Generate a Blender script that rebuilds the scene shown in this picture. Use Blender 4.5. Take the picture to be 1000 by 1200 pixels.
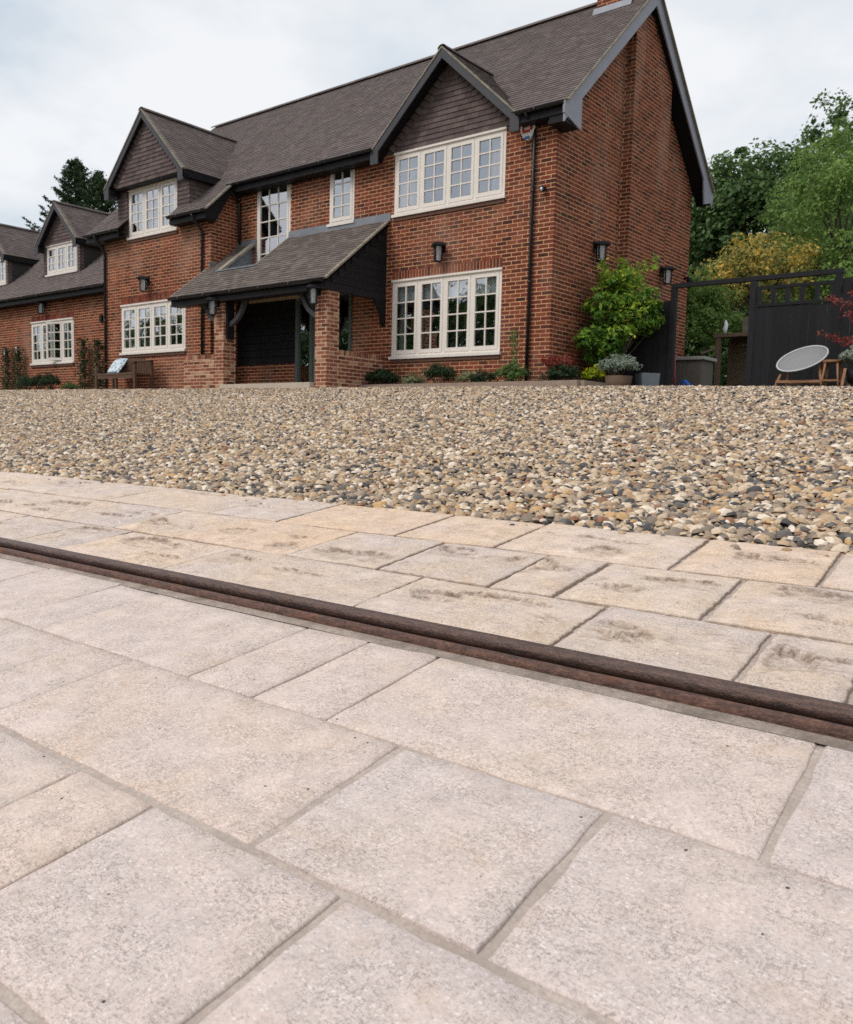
import bpy, math, random
import numpy as np
from mathutils import Vector, Matrix, noise

random.seed(7)
RNG = np.random.default_rng(11)
for o in list(bpy.data.objects):
    bpy.data.objects.remove(o)
SC = bpy.context.scene
COL = SC.collection
R = math.radians

# ------------------------------------------------------------------ camera
YAW, PITCH, ROLL = 0.673, 0.0896, -0.0245
cam_d = bpy.data.cameras.new('camera')
cam = bpy.data.objects.new('camera', cam_d)
COL.objects.link(cam)
cy, sy, cp, sp = math.cos(YAW), math.sin(YAW), math.cos(PITCH), math.sin(PITCH)
rt = Vector((cy, sy, 0)); fw = Vector((-sy*cp, cy*cp, -sp)); dn = fw.cross(rt)
cr, sr = math.cos(ROLL), math.sin(ROLL)
rt2 = rt*cr + dn*sr
dn2 = dn*cr - rt*sr
cam.matrix_world = Matrix(((rt2.x, -dn2.x, -fw.x, 0), (rt2.y, -dn2.y, -fw.y, 0), (rt2.z, -dn2.z, -fw.z, 0), (0, 0, 0, 1)))
cam_d.sensor_fit = 'HORIZONTAL'; cam_d.sensor_width = 24.0
cam_d.lens = 24.0*1.01065
cam_d.clip_start = 0.05; cam_d.clip_end = 2000
cam_d.dof.use_dof = True; cam_d.dof.focus_distance = 2.1; cam_d.dof.aperture_fstop = 10.0
SC.camera = cam

# ------------------------------------------------------------------ world, sun, exposure
W = bpy.data.worlds.new('World'); SC.world = W; W.use_nodes = True
SUN_EL, SUN_AZ = R(48), R(205)
def build_world():
    nt = W.node_tree; nt.nodes.clear()
    N, L = nt.nodes.new, nt.links.new
    out = N('ShaderNodeOutputWorld'); bg = N('ShaderNodeBackground')
    sky = N('ShaderNodeTexSky'); sky.sky_type = 'NISHITA'; sky.sun_disc = False
    sky.sun_elevation = SUN_EL; sky.sun_rotation = SUN_AZ
    tc = N('ShaderNodeTexCoord'); sx = N('ShaderNodeSeparateXYZ'); L(tc.outputs['Generated'], sx.inputs[0])
    def m(op, a, b):
        n = N('ShaderNodeMath'); n.operation = op
        for i, v in enumerate((a, b)):
            if isinstance(v, (int, float)): n.inputs[i].default_value = v
            else: L(v, n.inputs[i])
        return n.outputs[0]
    zz = m('ADD', m('MAXIMUM', sx.outputs['Z'], 0.0), 0.22)
    cx = N('ShaderNodeCombineXYZ'); L(m('DIVIDE', sx.outputs['X'], zz), cx.inputs[0]); L(m('DIVIDE', sx.outputs['Y'], zz), cx.inputs[1])
    n1 = N('ShaderNodeTexNoise'); n1.inputs['Scale'].default_value = 1.7; n1.inputs['Detail'].default_value = 6; n1.inputs['Roughness'].default_value = .55
    L(cx.outputs[0], n1.inputs['Vector'])
    r1 = N('ShaderNodeValToRGB')
    e = r1.color_ramp.elements
    e[0].position = .36; e[0].color = (.53, .60, .67, 1); e[1].position = .60; e[1].color = (.795, .805, .82, 1)
    e2 = e.new(.48); e2.color = (.68, .715, .75, 1)
    L(n1.outputs['Fac'], r1.inputs[0])
    mul = N('ShaderNodeVectorMath'); mul.operation = 'SCALE'; L(sky.outputs[0], mul.inputs[0]); mul.inputs['Scale'].default_value = .12
    mx = N('ShaderNodeMix'); mx.data_type = 'RGBA'; mx.inputs[0].default_value = .93
    L(mul.outputs[0], mx.inputs[6]); L(r1.outputs[0], mx.inputs[7])
    L(mx.outputs[2], bg.inputs[0]); bg.inputs[1].default_value = 1.0
    L(bg.outputs[0], out.inputs[0])
build_world()
sun_d = bpy.data.lights.new('sun', 'SUN'); sun_d.energy = 1.6; sun_d.angle = R(24); sun_d.color = (1, .945, .89)
sun = bpy.data.objects.new('sun', sun_d); COL.objects.link(sun)
sdir = Vector((math.sin(SUN_AZ)*math.cos(SUN_EL), math.cos(SUN_AZ)*math.cos(SUN_EL), math.sin(SUN_EL)))
sun.rotation_euler = (-sdir).to_track_quat('-Z', 'Y').to_euler()
SC.view_settings.view_transform = 'Standard'; SC.view_settings.look = 'None'
SC.view_settings.exposure = 0.25; SC.view_settings.gamma = 1.0; SC.view_settings.use_curve_mapping = False
SC.render.engine = 'CYCLES'
SC.cycles.use_denoising = False
SC.cycles.max_bounces = 6; SC.cycles.transparent_max_bounces = 12
SC.cycles.sample_clamp_indirect = 4

# ------------------------------------------------------------------ object helpers
def link(o, parent=None):
    COL.objects.link(o)
    if parent is not None:
        o.parent = parent
        o.matrix_parent_inverse = Matrix.Translation(-worldloc(parent))
    return o
WL = {}
def worldloc(o):
    return WL.get(o.name, Vector((0, 0, 0)))
def thing(name, label, cat, loc=(0, 0, 0), group=None):
    o = bpy.data.objects.new(name, None); COL.objects.link(o)
    o.location = loc; o.empty_display_size = .1
    WL[o.name] = Vector(loc)
    o['label'] = label; o['category'] = cat
    if group: o['group'] = group
    return o
class MB:
    def __init__(s): s.v = []; s.f = []; s.r = []
    def quad(s, a, b, c, d, r=0.0):
        i = len(s.v); s.v += [tuple(a), tuple(b), tuple(c), tuple(d)]; s.f.append((i, i+1, i+2, i+3)); s.r.append(r)
    def poly(s, pts, r=0.0):
        i = len(s.v); s.v += [tuple(p) for p in pts]; s.f.append(tuple(range(i, i+len(pts)))); s.r.append(r)
    def box(s, x0, x1, y0, y1, z0, z1, r=0.0):
        i = len(s.v)
        s.v += [(x0, y0, z0), (x1, y0, z0), (x1, y1, z0), (x0, y1, z0), (x0, y0, z1), (x1, y0, z1), (x1, y1, z1), (x0, y1, z1)]
        for q in ((0, 3, 2, 1), (4, 5, 6, 7), (0, 1, 5, 4), (1, 2, 6, 5), (2, 3, 7, 6), (3, 0, 4, 7)):
            s.f.append(tuple(i+k for k in q)); s.r.append(r)
    def prism(s, pts, ext, r=0.0):      # polygon pts extruded by the vector ext
        n = len(pts); i = len(s.v); ext = Vector(ext)
        s.v += [tuple(p) for p in pts] + [tuple(Vector(p)+ext) for p in pts]
        s.f.append(tuple(range(i, i+n))); s.r.append(r)
        s.f.append(tuple(range(i+2*n-1, i+n-1, -1))); s.r.append(r)
        for k in range(n):
            a, b = i+k, i+(k+1) % n
            s.f.append((a, a+n, b+n, b)); s.r.append(r)
    def beam(s, p0, p1, w, h, up=(0, 0, 1), r=0.0, w1=None, h1=None):
        p0, p1 = Vector(p0), Vector(p1); d = (p1-p0).normalized(); up = Vector(up)
        sd = d.cross(up).normalized(); u = sd.cross(d)
        w1 = w if w1 is None else w1; h1 = h if h1 is None else h1
        i = len(s.v)
        for p, a, b in ((p0, w, h), (p1, w1, h1)):
            for sx_, sz_ in ((-1, -1), (1, -1), (1, 1), (-1, 1)):
                s.v.append(tuple(p + sd*(sx_*a/2) + u*(sz_*b/2)))
        for q in ((0, 1, 2, 3), (7, 6, 5, 4), (0, 4, 5, 1), (1, 5, 6, 2), (2, 6, 7, 3), (3, 7, 4, 0)):
            s.f.append(tuple(i+k for k in q)); s.r.append(r)
    def tube(s, pts, rad, n=8, r=0.0, cap=True):
        pts = [Vector(p) for p in pts]; i0 = len(s.v); m = len(pts)
        rads = rad if isinstance(rad, (list, tuple)) else [rad]*m
        for k, p in enumerate(pts):
            d = (pts[min(k+1, m-1)]-pts[max(k-1, 0)]).normalized()
            a = d.cross(Vector((0, 0, 1)) if abs(d.z) < .95 else Vector((1, 0, 0))).normalized(); b = d.cross(a)
            for j in range(n):
                t = 2*math.pi*j/n
                s.v.append(tuple(p + a*(math.cos(t)*rads[k]) + b*(math.sin(t)*rads[k])))
        for k in range(m-1):
            for j in range(n):
                a = i0+k*n+j; b = i0+k*n+(j+1) % n
                s.f.append((a, a+n, b+n, b)); s.r.append(r)
        if cap:
            s.f.append(tuple(i0+j for j in range(n))); s.r.append(r)
            s.f.append(tuple(i0+(m-1)*n+j for j in reversed(range(n)))); s.r.append(r)
    def lathe(s, c, prof, n=16, r=0.0):   # prof: (radius, z)
        i0 = len(s.v)
        for (a, z) in prof:
            for j in range(n):
                t = 2*math.pi*j/n; s.v.append((c[0]+a*math.cos(t), c[1]+a*math.sin(t), c[2]+z))
        for k in range(len(prof)-1):
            for j in range(n):
                a = i0+k*n+j; b = i0+k*n+(j+1) % n
                s.f.append((a, b, b+n, a+n)); s.r.append(r)
        s.f.append(tuple(i0+j for j in reversed(range(n)))); s.r.append(r)
        s.f.append(tuple(i0+(len(prof)-1)*n+j for j in range(n))); s.r.append(r)
    def build(s, name, mat, parent=None, smooth=False, kind=None, bevel=0):
        me = bpy.data.meshes.new(name); me.from_pydata(s.v, [], s.f); me.materials.append(mat)
        at = me.attributes.new('rnd', 'FLOAT', 'FACE'); at.data.foreach_set('value', np.array(s.r, np.float32))
        if smooth: me.polygons.foreach_set('use_smooth', np.ones(len(me.polygons), bool))
        me.update()
        o = link(bpy.data.objects.new(name, me), parent)
        if kind: o['kind'] = kind
        if bevel:
            b = o.modifiers.new('bevel', 'BEVEL'); b.width = bevel; b.segments = 2; b.limit_method = 'ANGLE'
        return o
def npmesh(name, V, F, rnd, mat, parent=None, smooth=False, kind=None):
    k = F.shape[1]; me = bpy.data.meshes.new(name)
    me.vertices.add(len(V)); me.vertices.foreach_set('co', V.astype(np.float32).ravel())
    me.loops.add(F.size); me.loops.foreach_set('vertex_index', F.astype(np.int32).ravel())
    me.polygons.add(len(F)); me.polygons.foreach_set('loop_start', np.arange(0, F.size, k, dtype=np.int32))
    at = me.attributes.new('rnd', 'FLOAT', 'FACE'); at.data.foreach_set('value', rnd.astype(np.float32))
    me.materials.append(mat)
    me.polygons.foreach_set('use_smooth', np.full(len(F), smooth, bool))
    me.update(calc_edges=True); me.validate()
    o = link(bpy.data.objects.new(name, me), parent)
    if kind: o['kind'] = kind
    return o

# ------------------------------------------------------------------ material helpers
class NT:
    def __init__(s, name):
        s.m = bpy.data.materials.new(name); s.m.use_nodes = True
        s.t = s.m.node_tree; s.b = s.t.nodes['Principled BSDF']; s.out = s.t.nodes['Material Output']
        s.b.inputs['Specular IOR Level'].default_value = .3
    def n(s, typ, ins=None, **kw):
        x = s.t.nodes.new(typ)
        for k, v in kw.items(): setattr(x, k, v)
        for k, v in (ins or {}).items():
            if hasattr(v, 'is_output') or isinstance(v, bpy.types.NodeSocket): s.t.links.new(v, x.inputs[k])
            else: x.inputs[k].default_value = v
        return x
    def pos(s): return s.n('ShaderNodeNewGeometry').outputs['Position']
    def mapped(s, v, scale=(1, 1, 1), rot=(0, 0, 0)):
        return s.n('ShaderNodeMapping', {'Vector': v, 'Scale': scale, 'Rotation': rot}).outputs[0]
    def noise(s, v, scale, det=4, rough=.55, dist=0.0):
        return s.n('ShaderNodeTexNoise', {'Vector': v, 'Scale': scale, 'Detail': det, 'Roughness': rough, 'Distortion': dist}).outputs['Fac']
    def vor(s, v, scale, out='Distance', feature='F1', rnd=1.0):
        return s.n('ShaderNodeTexVoronoi', {'Vector': v, 'Scale': scale, 'Randomness': rnd}, feature=feature).outputs[out]
    def math(s, op, a, b=0.0, clamp=False):
        x = s.t.nodes.new('ShaderNodeMath'); x.operation = op; x.use_clamp = clamp
        for i, v in enumerate((a, b)):
            if isinstance(v, (int, float)): x.inputs[i].default_value = v
            else: s.t.links.new(v, x.inputs[i])
        return x.outputs[0]
    def rng(s, v, a, b, c=0.0, d=1.0):
        return s.n('ShaderNodeMapRange', {'Value': v, 'From Min': a, 'From Max': b, 'To Min': c, 'To Max': d}).outputs[0]
    def ramp(s, v, stops, const=False):
        x = s.t.nodes.new('ShaderNodeValToRGB'); s.t.links.new(v, x.inputs[0]); cr_ = x.color_ramp
        if const: cr_.interpolation = 'CONSTANT'
        while len(cr_.elements) < len(stops): cr_.elements.new(.5)
        for e, (p, c) in zip(cr_.elements, stops): e.position = p; e.color = (*c, 1)
        return x.outputs[0]
    def mix(s, f, a, b, blend='MIX'):
        x = s.t.nodes.new('ShaderNodeMix'); x.data_type = 'RGBA'; x.blend_type = blend
        for i, v in ((0, f), (6, a), (7, b)):
            if isinstance(v, (int, float)): x.inputs[i].default_value = v
            elif isinstance(v, tuple): x.inputs[i].default_value = (*v, 1)
            else: s.t.links.new(v, x.inputs[i])
        return x.outputs[2]
    def scale(s, c, f): # colour times value
        x = s.t.nodes.new('ShaderNodeVectorMath'); x.operation = 'SCALE'
        if isinstance(c, tuple): x.inputs[0].default_value = c
        else: s.t.links.new(c, x.inputs[0])
        if isinstance(f, (int, float)): x.inputs['Scale'].default_value = f
        else: s.t.links.new(f, x.inputs['Scale'])
        return x.outputs[0]
    def rnd(s):
        a = s.n('ShaderNodeAttribute', attribute_name='rnd').outputs['Fac']
        b = s.n('ShaderNodeObjectInfo').outputs['Random']
        return s.math('FRACT', s.math('ADD', a, b))
    def orand(s): return s.n('ShaderNodeObjectInfo').outputs['Random']
    def bump(s, h, st=.3, dist=.005):
        x = s.n('ShaderNodeBump', {'Height': h, 'Strength': st, 'Distance': dist}); s.t.links.new(x.outputs[0], s.b.inputs['Normal'])
    def set(s, col=None, rough=.7, metal=0.0, spec=None):
        if col is not None:
            if isinstance(col, tuple): s.b.inputs['Base Color'].default_value = (*col, 1)
            else: s.t.links.new(col, s.b.inputs['Base Color'])
        if isinstance(rough, (int, float)): s.b.inputs['Roughness'].default_value = rough
        else: s.t.links.new(rough, s.b.inputs['Roughness'])
        s.b.inputs['Metallic'].default_value = metal
        if spec is not None: s.b.inputs['Specular IOR Level'].default_value = spec
        return s.m

def m_brick(name, stops, stain=True):
    t = NT(name); p = t.pos()
    c = t.ramp(t.rnd(), stops)
    g = t.noise(p, 45, 4, .65)
    c = t.scale(c, t.rng(g, .25, .75, .68, 1.3))
    if stain:
        w = t.noise(t.mapped(p, (1, 1, .45)), .9, 5, .6)
        c = t.mix(t.rng(w, .50, .72, 0, .45), c, (.38, .25, .20))
        d = t.noise(p, 2.2, 3)
        c = t.scale(c, t.rng(d, .3, .7, .85, 1.12))
    t.bump(g, .5, .004)
    return t.set(c, .88, spec=.15)
BR = [(0, (.055, .023, .019)), (.08, (.100, .033, .024)), (.32, (.155, .040, .026)), (.62, (.205, .053, .031)), (.87, (.245, .070, .039)), (1, (.135, .040, .026))]
BR2 = [(0, (.09, .040, .030)), (.10, (.17, .058, .038)), (.4, (.24, .082, .052)), (.66, (.30, .115, .072)), (.80, (.46, .30, .19)), (1, (.27, .085, .055))]
M_BRICK = m_brick('brick', BR); M_BRICK_P = m_brick('porch brick', BR2, False)
def m_mortar(name, col):
    t = NT(name); p = t.pos(); g = t.noise(p, 60, 4, .7)
    c = t.scale(col, t.rng(g, .2, .8, .75, 1.2)); c = t.mix(t.rng(t.noise(p, 1.3, 4), .35, .7, 0, .45), c, tuple(v*.62 for v in col))
    t.bump(g, .5, .004); return t.set(c, .95, spec=.1)
M_MORTAR = m_mortar('brick mortar', (.76, .45, .25)); M_MORTAR_P = m_mortar('porch mortar', (.80, .57, .39))
def m_tile(name, stops):
    t = NT(name); p = t.pos(); c = t.ramp(t.rnd(), stops); g = t.noise(p, 35, 4, .6)
    c = t.scale(c, t.rng(g, .25, .75, .8, 1.2))
    w = t.noise(p, .8, 5, .6); c = t.mix(t.rng(w, .5, .8, 0, .22), c, (.17, .15, .13))
    t.bump(g, .4, .004); return t.set(c, .8, spec=.25)
M_TILE = m_tile('clay roof tile', [(0, (.108, .085, .079)), (.4, (.132, .105, .098)), (.8, (.150, .120, .112)), (1, (.172, .138, .128))])
M_HUNG = m_tile('hung tile', [(0, (.085, .060, .056)), (.5, (.115, .083, .078)), (1, (.15, .110, .102))])
M_PTILE = m_tile('porch tile', [(0, (.105, .083, .073)), (.5, (.140, .113, .100)), (1, (.185, .150, .132))])
def m_plain(name, col, rough=.6, var=.12, sc=12, metal=0.0, spec=None, bump=.15, alt=None):
    t = NT(name); p = t.pos(); g = t.noise(p, sc, 5, .6)
    c = t.scale(col, t.rng(g, .25, .75, 1-var, 1+var))
    if alt: c = t.mix(t.rng(t.noise(p, sc*.3, 4), .45, .7), c, alt)
    if bump: t.bump(t.noise(p, sc*6, 3), bump, .002)
    return t.set(c, rough, metal, spec)
M_CREAM = m_plain('cream painted timber', (.78, .715, .65), .45, .05, 6, bump=.05)
M_BLACK = m_plain('black paint', (.014, .0132, .015), .5, .2, 9, bump=.1, spec=.15)
M_BLACKG = m_plain('black plastic gutter', (.014, .014, .016), .28, .15, 5, bump=.03, spec=.5)
M_FASCIA = m_plain('dark grey painted timber', (.055, .054, .060), .5, .12, 7, bump=.08)
M_BARGE = m_plain('mid grey barge', (.29, .29, .335), .5, .08, 5, bump=.06)  # mid grey tone for the gable-end barge and box ends
M_VERGE = m_plain('verge mortar', (.30, .26, .20), .9, .2, 20, alt=(.17, .155, .13))
M_LEAD = m_plain('lead flashing', (.20, .215, .24), .45, .12, 7, metal=.2, alt=(.28, .29, .31))
M_SILL = m_plain('brown sill tile', (.13, .065, .045), .75, .15, 15)
M_GREYG = m_plain('grey green door paint', (.115, .145, .135), .4, .08, 6, bump=.04)
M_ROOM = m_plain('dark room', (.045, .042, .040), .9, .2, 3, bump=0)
M_CURT = m_plain('linen curtain', (.42, .40, .37), .9, .08, 8, bump=0)
M_BLIND = m_plain('pale roller blind', (.62, .64, .63), .8, .05, 30, bump=.1)
def m_board(name, col):
    t = NT(name); p = t.pos()
    g = t.noise(t.mapped(p, (14, 14, 1.2)), 4, 5, .65)
    c = t.scale(col, t.math('MULTIPLY', t.rng(g, .25, .75, .65, 1.4), t.rng(t.orand(), 0, 1, .75, 1.3)))
    t.bump(g, .35, .004); return t.set(c, .7, spec=.25)
M_BOARD = m_board('black stained board', (.0115, .0108, .013))
def m_wood(name, col, dark):
    t = NT(name); p = t.pos(); g = t.noise(t.mapped(p, (3, 3, 9)), 6, 5, .6, .5)
    c = t.mix(t.rng(g, .3, .7), dark, col); t.bump(g, .2, .003); return t.set(c, .6, spec=.3)
M_WOOD = m_wood('teak', (.40, .215, .115), (.22, .10, .05)); M_WOODD = m_wood('weathered hardwood', (.15, .082, .046), (.065, .036, .022))
M_WOODG = m_wood('grey brown rough timber', (.22, .16, .105), (.09, .062, .042))
def m_glass():
    t = NT('window glass'); p = t.pos()
    tr = t.n('ShaderNodeBsdfTransparent', {'Color': (.80, .84, .86, 1)})
    gl = t.n('ShaderNodeBsdfGlossy', {'Color': (.93, .95, 1, 1), 'Roughness': .015})
    g = t.noise(t.mapped(p, (1, 1, 1)), 1.6, 2, .5); bp = t.n('ShaderNodeBump', {'Height': g, 'Strength': .12, 'Distance': .05})
    t.t.links.new(bp.outputs[0], gl.inputs['Normal'])
    lw = t.n('ShaderNodeLayerWeight', {'Blend': .5}).outputs['Facing']
    f = t.rng(lw, 0, 1, .30, .75)
    mx = t.n('ShaderNodeMixShader'); t.t.links.new(f, mx.inputs[0]); t.t.links.new(tr.outputs[0], mx.inputs[1]); t.t.links.new(gl.outputs[0], mx.inputs[2])
    t.t.links.new(mx.outputs[0], t.out.inputs[0]); return t.m
M_GLASS = m_glass()
def m_lampglass():
    t = NT('lantern glass'); t.set((.62, .64, .66), .08, spec=.8); t.b.inputs['Transmission Weight'].default_value = .6
    return t.m
M_LGLASS = m_lampglass()
def m_leaf(name, stops, trans=.35):
    t = NT(name); a = t.n('ShaderNodeAttribute', attribute_name='rnd').outputs['Fac']
    c = t.ramp(a, stops)
    df = t.n('ShaderNodeBsdfPrincipled', {'Roughness': .55, 'Specular IOR Level': .25}); t.t.links.new(c, df.inputs['Base Color'])
    tl = t.n('ShaderNodeBsdfTranslucent'); t.t.links.new(t.scale(c, 1.3), tl.inputs['Color'])
    mx = t.n('ShaderNodeMixShader', {0: trans}); t.t.links.new(df.outputs[0], mx.inputs[1]); t.t.links.new(tl.outputs[0], mx.inputs[2])
    t.t.links.new(mx.outputs[0], t.out.inputs[0]); return t.m
G3 = lambda a, b, c: [(0, a), (.5, b), (1, c)]
ML_DARK = m_leaf('dark tree leaf', G3((.034, .068, .020), (.080, .145, .040), (.145, .225, .066)))
ML_MID = m_leaf('mid green leaf', G3((.050, .095, .026), (.10, .175, .048), (.16, .24, .07)))
ML_LIGHT = m_leaf('pale green leaf', G3((.095, .165, .038), (.175, .280, .066), (.27, .37, .10)))
ML_YEL = m_leaf('ochre leaf', [(0, (.07, .10, .03)), (.42, (.28, .26, .07)), (.58, (.50, .38, .09)), (.80, (.74, .52, .11)), (1, (.76, .48, .09))])
ML_BRIGHT = m_leaf('bright green leaf', [(0, (.022, .060, .012)), (.30, (.065, .155, .022)), (.60, (.15, .29, .030)), (.85, (.32, .44, .04)), (1, (.52, .52, .06))])
ML_BUSH = m_leaf('bush leaf', G3((.016, .034, .015), (.030, .058, .024), (.055, .095, .036)))
ML_VAR = m_leaf('variegated leaf', G3((.09, .12, .06), (.20, .23, .12), (.38, .38, .18)))
ML_SILVER = m_leaf('silver leaf', G3((.13, .17, .13), (.27, .32, .25), (.44, .48, .38)))
ML_LIME = m_leaf('lime leaf', [(0, (.08, .14, .01)), (.4, (.25, .32, .01)), (.7, (.50, .50, .01)), (1, (.62, .58, .02))])
ML_RED = m_leaf('red leaf', G3((.14, .022, .018), (.28, .050, .040), (.42, .11, .085)))
ML_NAN = m_leaf('nandina leaf', [(0, (.030, .052, .022)), (.55, (.085, .12, .05)), (.62, (.26, .055, .045)), (1, (.42, .10, .08))])
ML_CON = m_leaf('conifer needle', G3((.016, .036, .017), (.034, .066, .026), (.065, .10, .036)), .2)
M_BARK = m_plain('bark', (.075, .058, .042), .9, .35, 14, bump=.5)

# stone paving
def m_slab(name, base, warm, rough_tex):
    t = NT(name); p0 = t.pos()
    r = t.orand()
    off = t.n('ShaderNodeCombineXYZ', {'X': t.math('MULTIPLY', r, 37.0), 'Y': t.math('MULTIPLY', r, 91.0)}).outputs[0]
    p = t.n('ShaderNodeVectorMath', {0: p0, 1: off}, operation='ADD').outputs[0]
    big = t.noise(p, 4.5, 5, .6)
    med = t.noise(p, 22, 6, .65)
    c = t.mix(t.rng(big, .40, .66), base, warm)
    tint = t.ramp(r, [(0, (.97, .965, .965)), (.3, (1.0, .985, .97)), (.6, (1.02, .99, .95)), (.8, (.97, .965, .97)), (1, (1.04, .985, .915))])
    if rough_tex: tint = t.ramp(r, [(0, (.95, .93, .93)), (.25, (1.02, .99, .96)), (.45, (1.04, .975, .90)), (.6, (.94, .925, .93)), (.8, (1.06, 1.0, .94)), (1, (1.07, .955, .83))])
    c = t.mix(1.0, c, tint, 'MULTIPLY')
    c = t.scale(c, t.rng(med, .3, .7, .89, 1.10))
    orng = t.noise(p, 9, 5, .7); c = t.mix(t.rng(orng, .58, .76, 0, .32), c, (.50, .33, .20))
    fine = t.noise(p, 210, 4, .75)
    c = t.scale(c, t.rng(fine, .25, .75, .78, 1.22))
    grn = t.noise(p, 95, 5, .75); c = t.scale(c, t.rng(grn, .3, .7, .93, 1.06))
    v2 = t.n('ShaderNodeTexVoronoi', {'Vector': t.mapped(p, (150, 230, 150), (0, 0, .4)), 'Scale': 1.0}); vc = t.n('ShaderNodeSeparateColor', {0: v2.outputs['Color']})
    dot = t.rng(v2.outputs['Distance'], .40, .22)
    c = t.mix(t.math('MULTIPLY', dot, t.math('MULTIPLY', t.math('GREATER_THAN', vc.outputs[0], .88), .38)), c, (.235, .18, .15))
    c = t.mix(t.math('MULTIPLY', dot, t.math('MULTIPLY', t.math('GREATER_THAN', vc.outputs[1], .82), .75)), c, (.80, .75, .71))
    # short wavy flecks, in two sets of directions
    fl1 = t.noise(t.mapped(p, (130, 330, 130), (0, 0, .5)), 1.0, 3, .6, 1.2)
    fl2 = t.noise(t.mapped(p, (300, 115, 130), (0, 0, .9)), 1.0, 3, .6, 1.4)
    gate = t.rng(t.noise(p, 13, 3), .38, .62)
    f1 = t.math('MULTIPLY', t.rng(fl1, .585, .67), gate)
    f2 = t.math('MULTIPLY', t.rng(fl2, .60, .69), gate)
    fl = t.math('MAXIMUM', f1, f2)
    c = t.mix(t.math('MULTIPLY', fl, .22 if not rough_tex else .35), c, (.26, .205, .17))
    wh = t.math('MULTIPLY', t.rng(t.noise(t.mapped(p, (95, 150, 90), (0, 0, -.6)), 1, 3, .6, 1.0), .63, .72), .55)
    c = t.mix(wh, c, (.74, .70, .66))
    v = t.n('ShaderNodeTexVoronoi', {'Vector': p, 'Scale': 36.0})
    pit = t.math('MULTIPLY', t.rng(v.outputs['Distance'], .085, .05), t.math('GREATER_THAN', t.n('ShaderNodeSeparateColor', {0: v.outputs['Color']}).outputs[0], .90))
    c = t.mix(pit, c, (.035, .028, .024))
    if rough_tex:
        d = t.n('ShaderNodeAttribute', attribute_name='stain_shade').outputs['Fac']
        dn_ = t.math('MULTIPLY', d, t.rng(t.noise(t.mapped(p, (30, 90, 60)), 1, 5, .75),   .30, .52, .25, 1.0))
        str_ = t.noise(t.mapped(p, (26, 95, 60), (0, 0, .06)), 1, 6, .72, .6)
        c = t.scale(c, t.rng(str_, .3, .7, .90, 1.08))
        c = t.mix(t.math('MULTIPLY', dn_, .85, True), c, (.14, .088, .056))  # brown stain in the hollows, plus shade painted at steps and stone edges
        h = t.math('ADD', t.math('MULTIPLY', fine, .7), t.math('MULTIPLY', str_, 1.2))
        t.bump(t.math('SUBTRACT', h, t.math('MULTIPLY', fl, .5)), .75, .0045)
    else:
        h = t.math('ADD', t.math('MULTIPLY', fine, .55), t.math('MULTIPLY', med, .6))
        h = t.math('SUBTRACT', h, t.math('ADD', t.math('MULTIPLY', fl, .55), pit))
        t.bump(t.math('ADD', h, t.math('MULTIPLY', wh, .8)), .75, .0035)
    return t.set(c, .82, spec=.22)
M_SLAB = m_slab('sawn limestone', (.645, .55, .512), (.645, .538, .475), False)
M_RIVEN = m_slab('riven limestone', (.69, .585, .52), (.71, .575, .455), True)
def m_joint():
    t = NT('joint mortar'); p = t.pos(); g = t.noise(p, 120, 4, .7); c = t.scale((.49, .41, .36), t.rng(g, .25, .75, .70, 1.25))
    c = t.mix(t.rng(t.noise(p, 10, 6, .7), .42, .66, 0, .7), c, (.34, .28, .24)); t.bump(g, .6, .004); return t.set(c, .95, spec=.1)
M_JOINT = m_joint()
def m_joint2():
    t = NT('stained mortar fillet'); p = t.pos(); g = t.noise(p, 150, 5, .75); c = t.scale((.43, .35, .295), t.rng(g, .25, .75, .6, 1.35))
    c = t.mix(t.rng(t.noise(p, 11, 5, .7), .40, .65, 0, .75), c, (.16, .13, .11)); t.bump(g, .8, .005); return t.set(c, .95, spec=.1)
M_JOINT2 = m_joint2()
def m_rust():
    t = NT('rusty steel'); p = t.pos(); g = t.noise(t.mapped(p, (6, 40, 40)), 3, 5, .65); f = t.noise(p, 160, 4, .7)
    c = t.mix(t.rng(g, .35, .7), (.085, .050, .042), (.20, .105, .075)); c = t.scale(c, t.rng(f, .25, .75, .6, 1.4))
    c = t.mix(t.rng(t.noise(p, 14, 5, .7), .62, .72), c, (.22, .085, .035))
    pk = t.noise(t.mapped(p, (55, 90, 90)), 1, 5, .75); c = t.scale(c, t.rng(pk, .3, .7, .6, 1.45))
    t.bump(t.math('ADD', f, t.math('MULTIPLY', pk, 1.6)), .9, .005); return t.set(c, t.rng(g, .3, .7, .55, .85), .2, .4)
M_RUST = m_rust()
def m_railtop():
    t = NT('worn steel'); p = t.pos(); g = t.noise(t.mapped(p, (5, 60, 60)), 3, 5, .65); f = t.noise(p, 140, 4, .7)
    c = t.mix(t.rng(g, .35, .7), (.062, .041, .036), (.145, .084, .065)); c = t.scale(c, t.rng(f, .25, .75, .7, 1.3))
    pk = t.noise(t.mapped(p, (45, 90, 90)), 1, 5, .75); c = t.scale(c, t.rng(pk, .3, .7, .65, 1.4)); c = t.mix(t.rng(t.noise(p, 9, 5, .7), .58, .70, 0, .7), c, (.17, .080, .045))
    t.bump(t.math('ADD', f, t.math('MULTIPLY', pk, 1.2)), .6, .004); return t.set(c, t.rng(pk, .3, .7, .30, .58), .4, .5)
M_RAILTOP = m_railtop()
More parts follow.
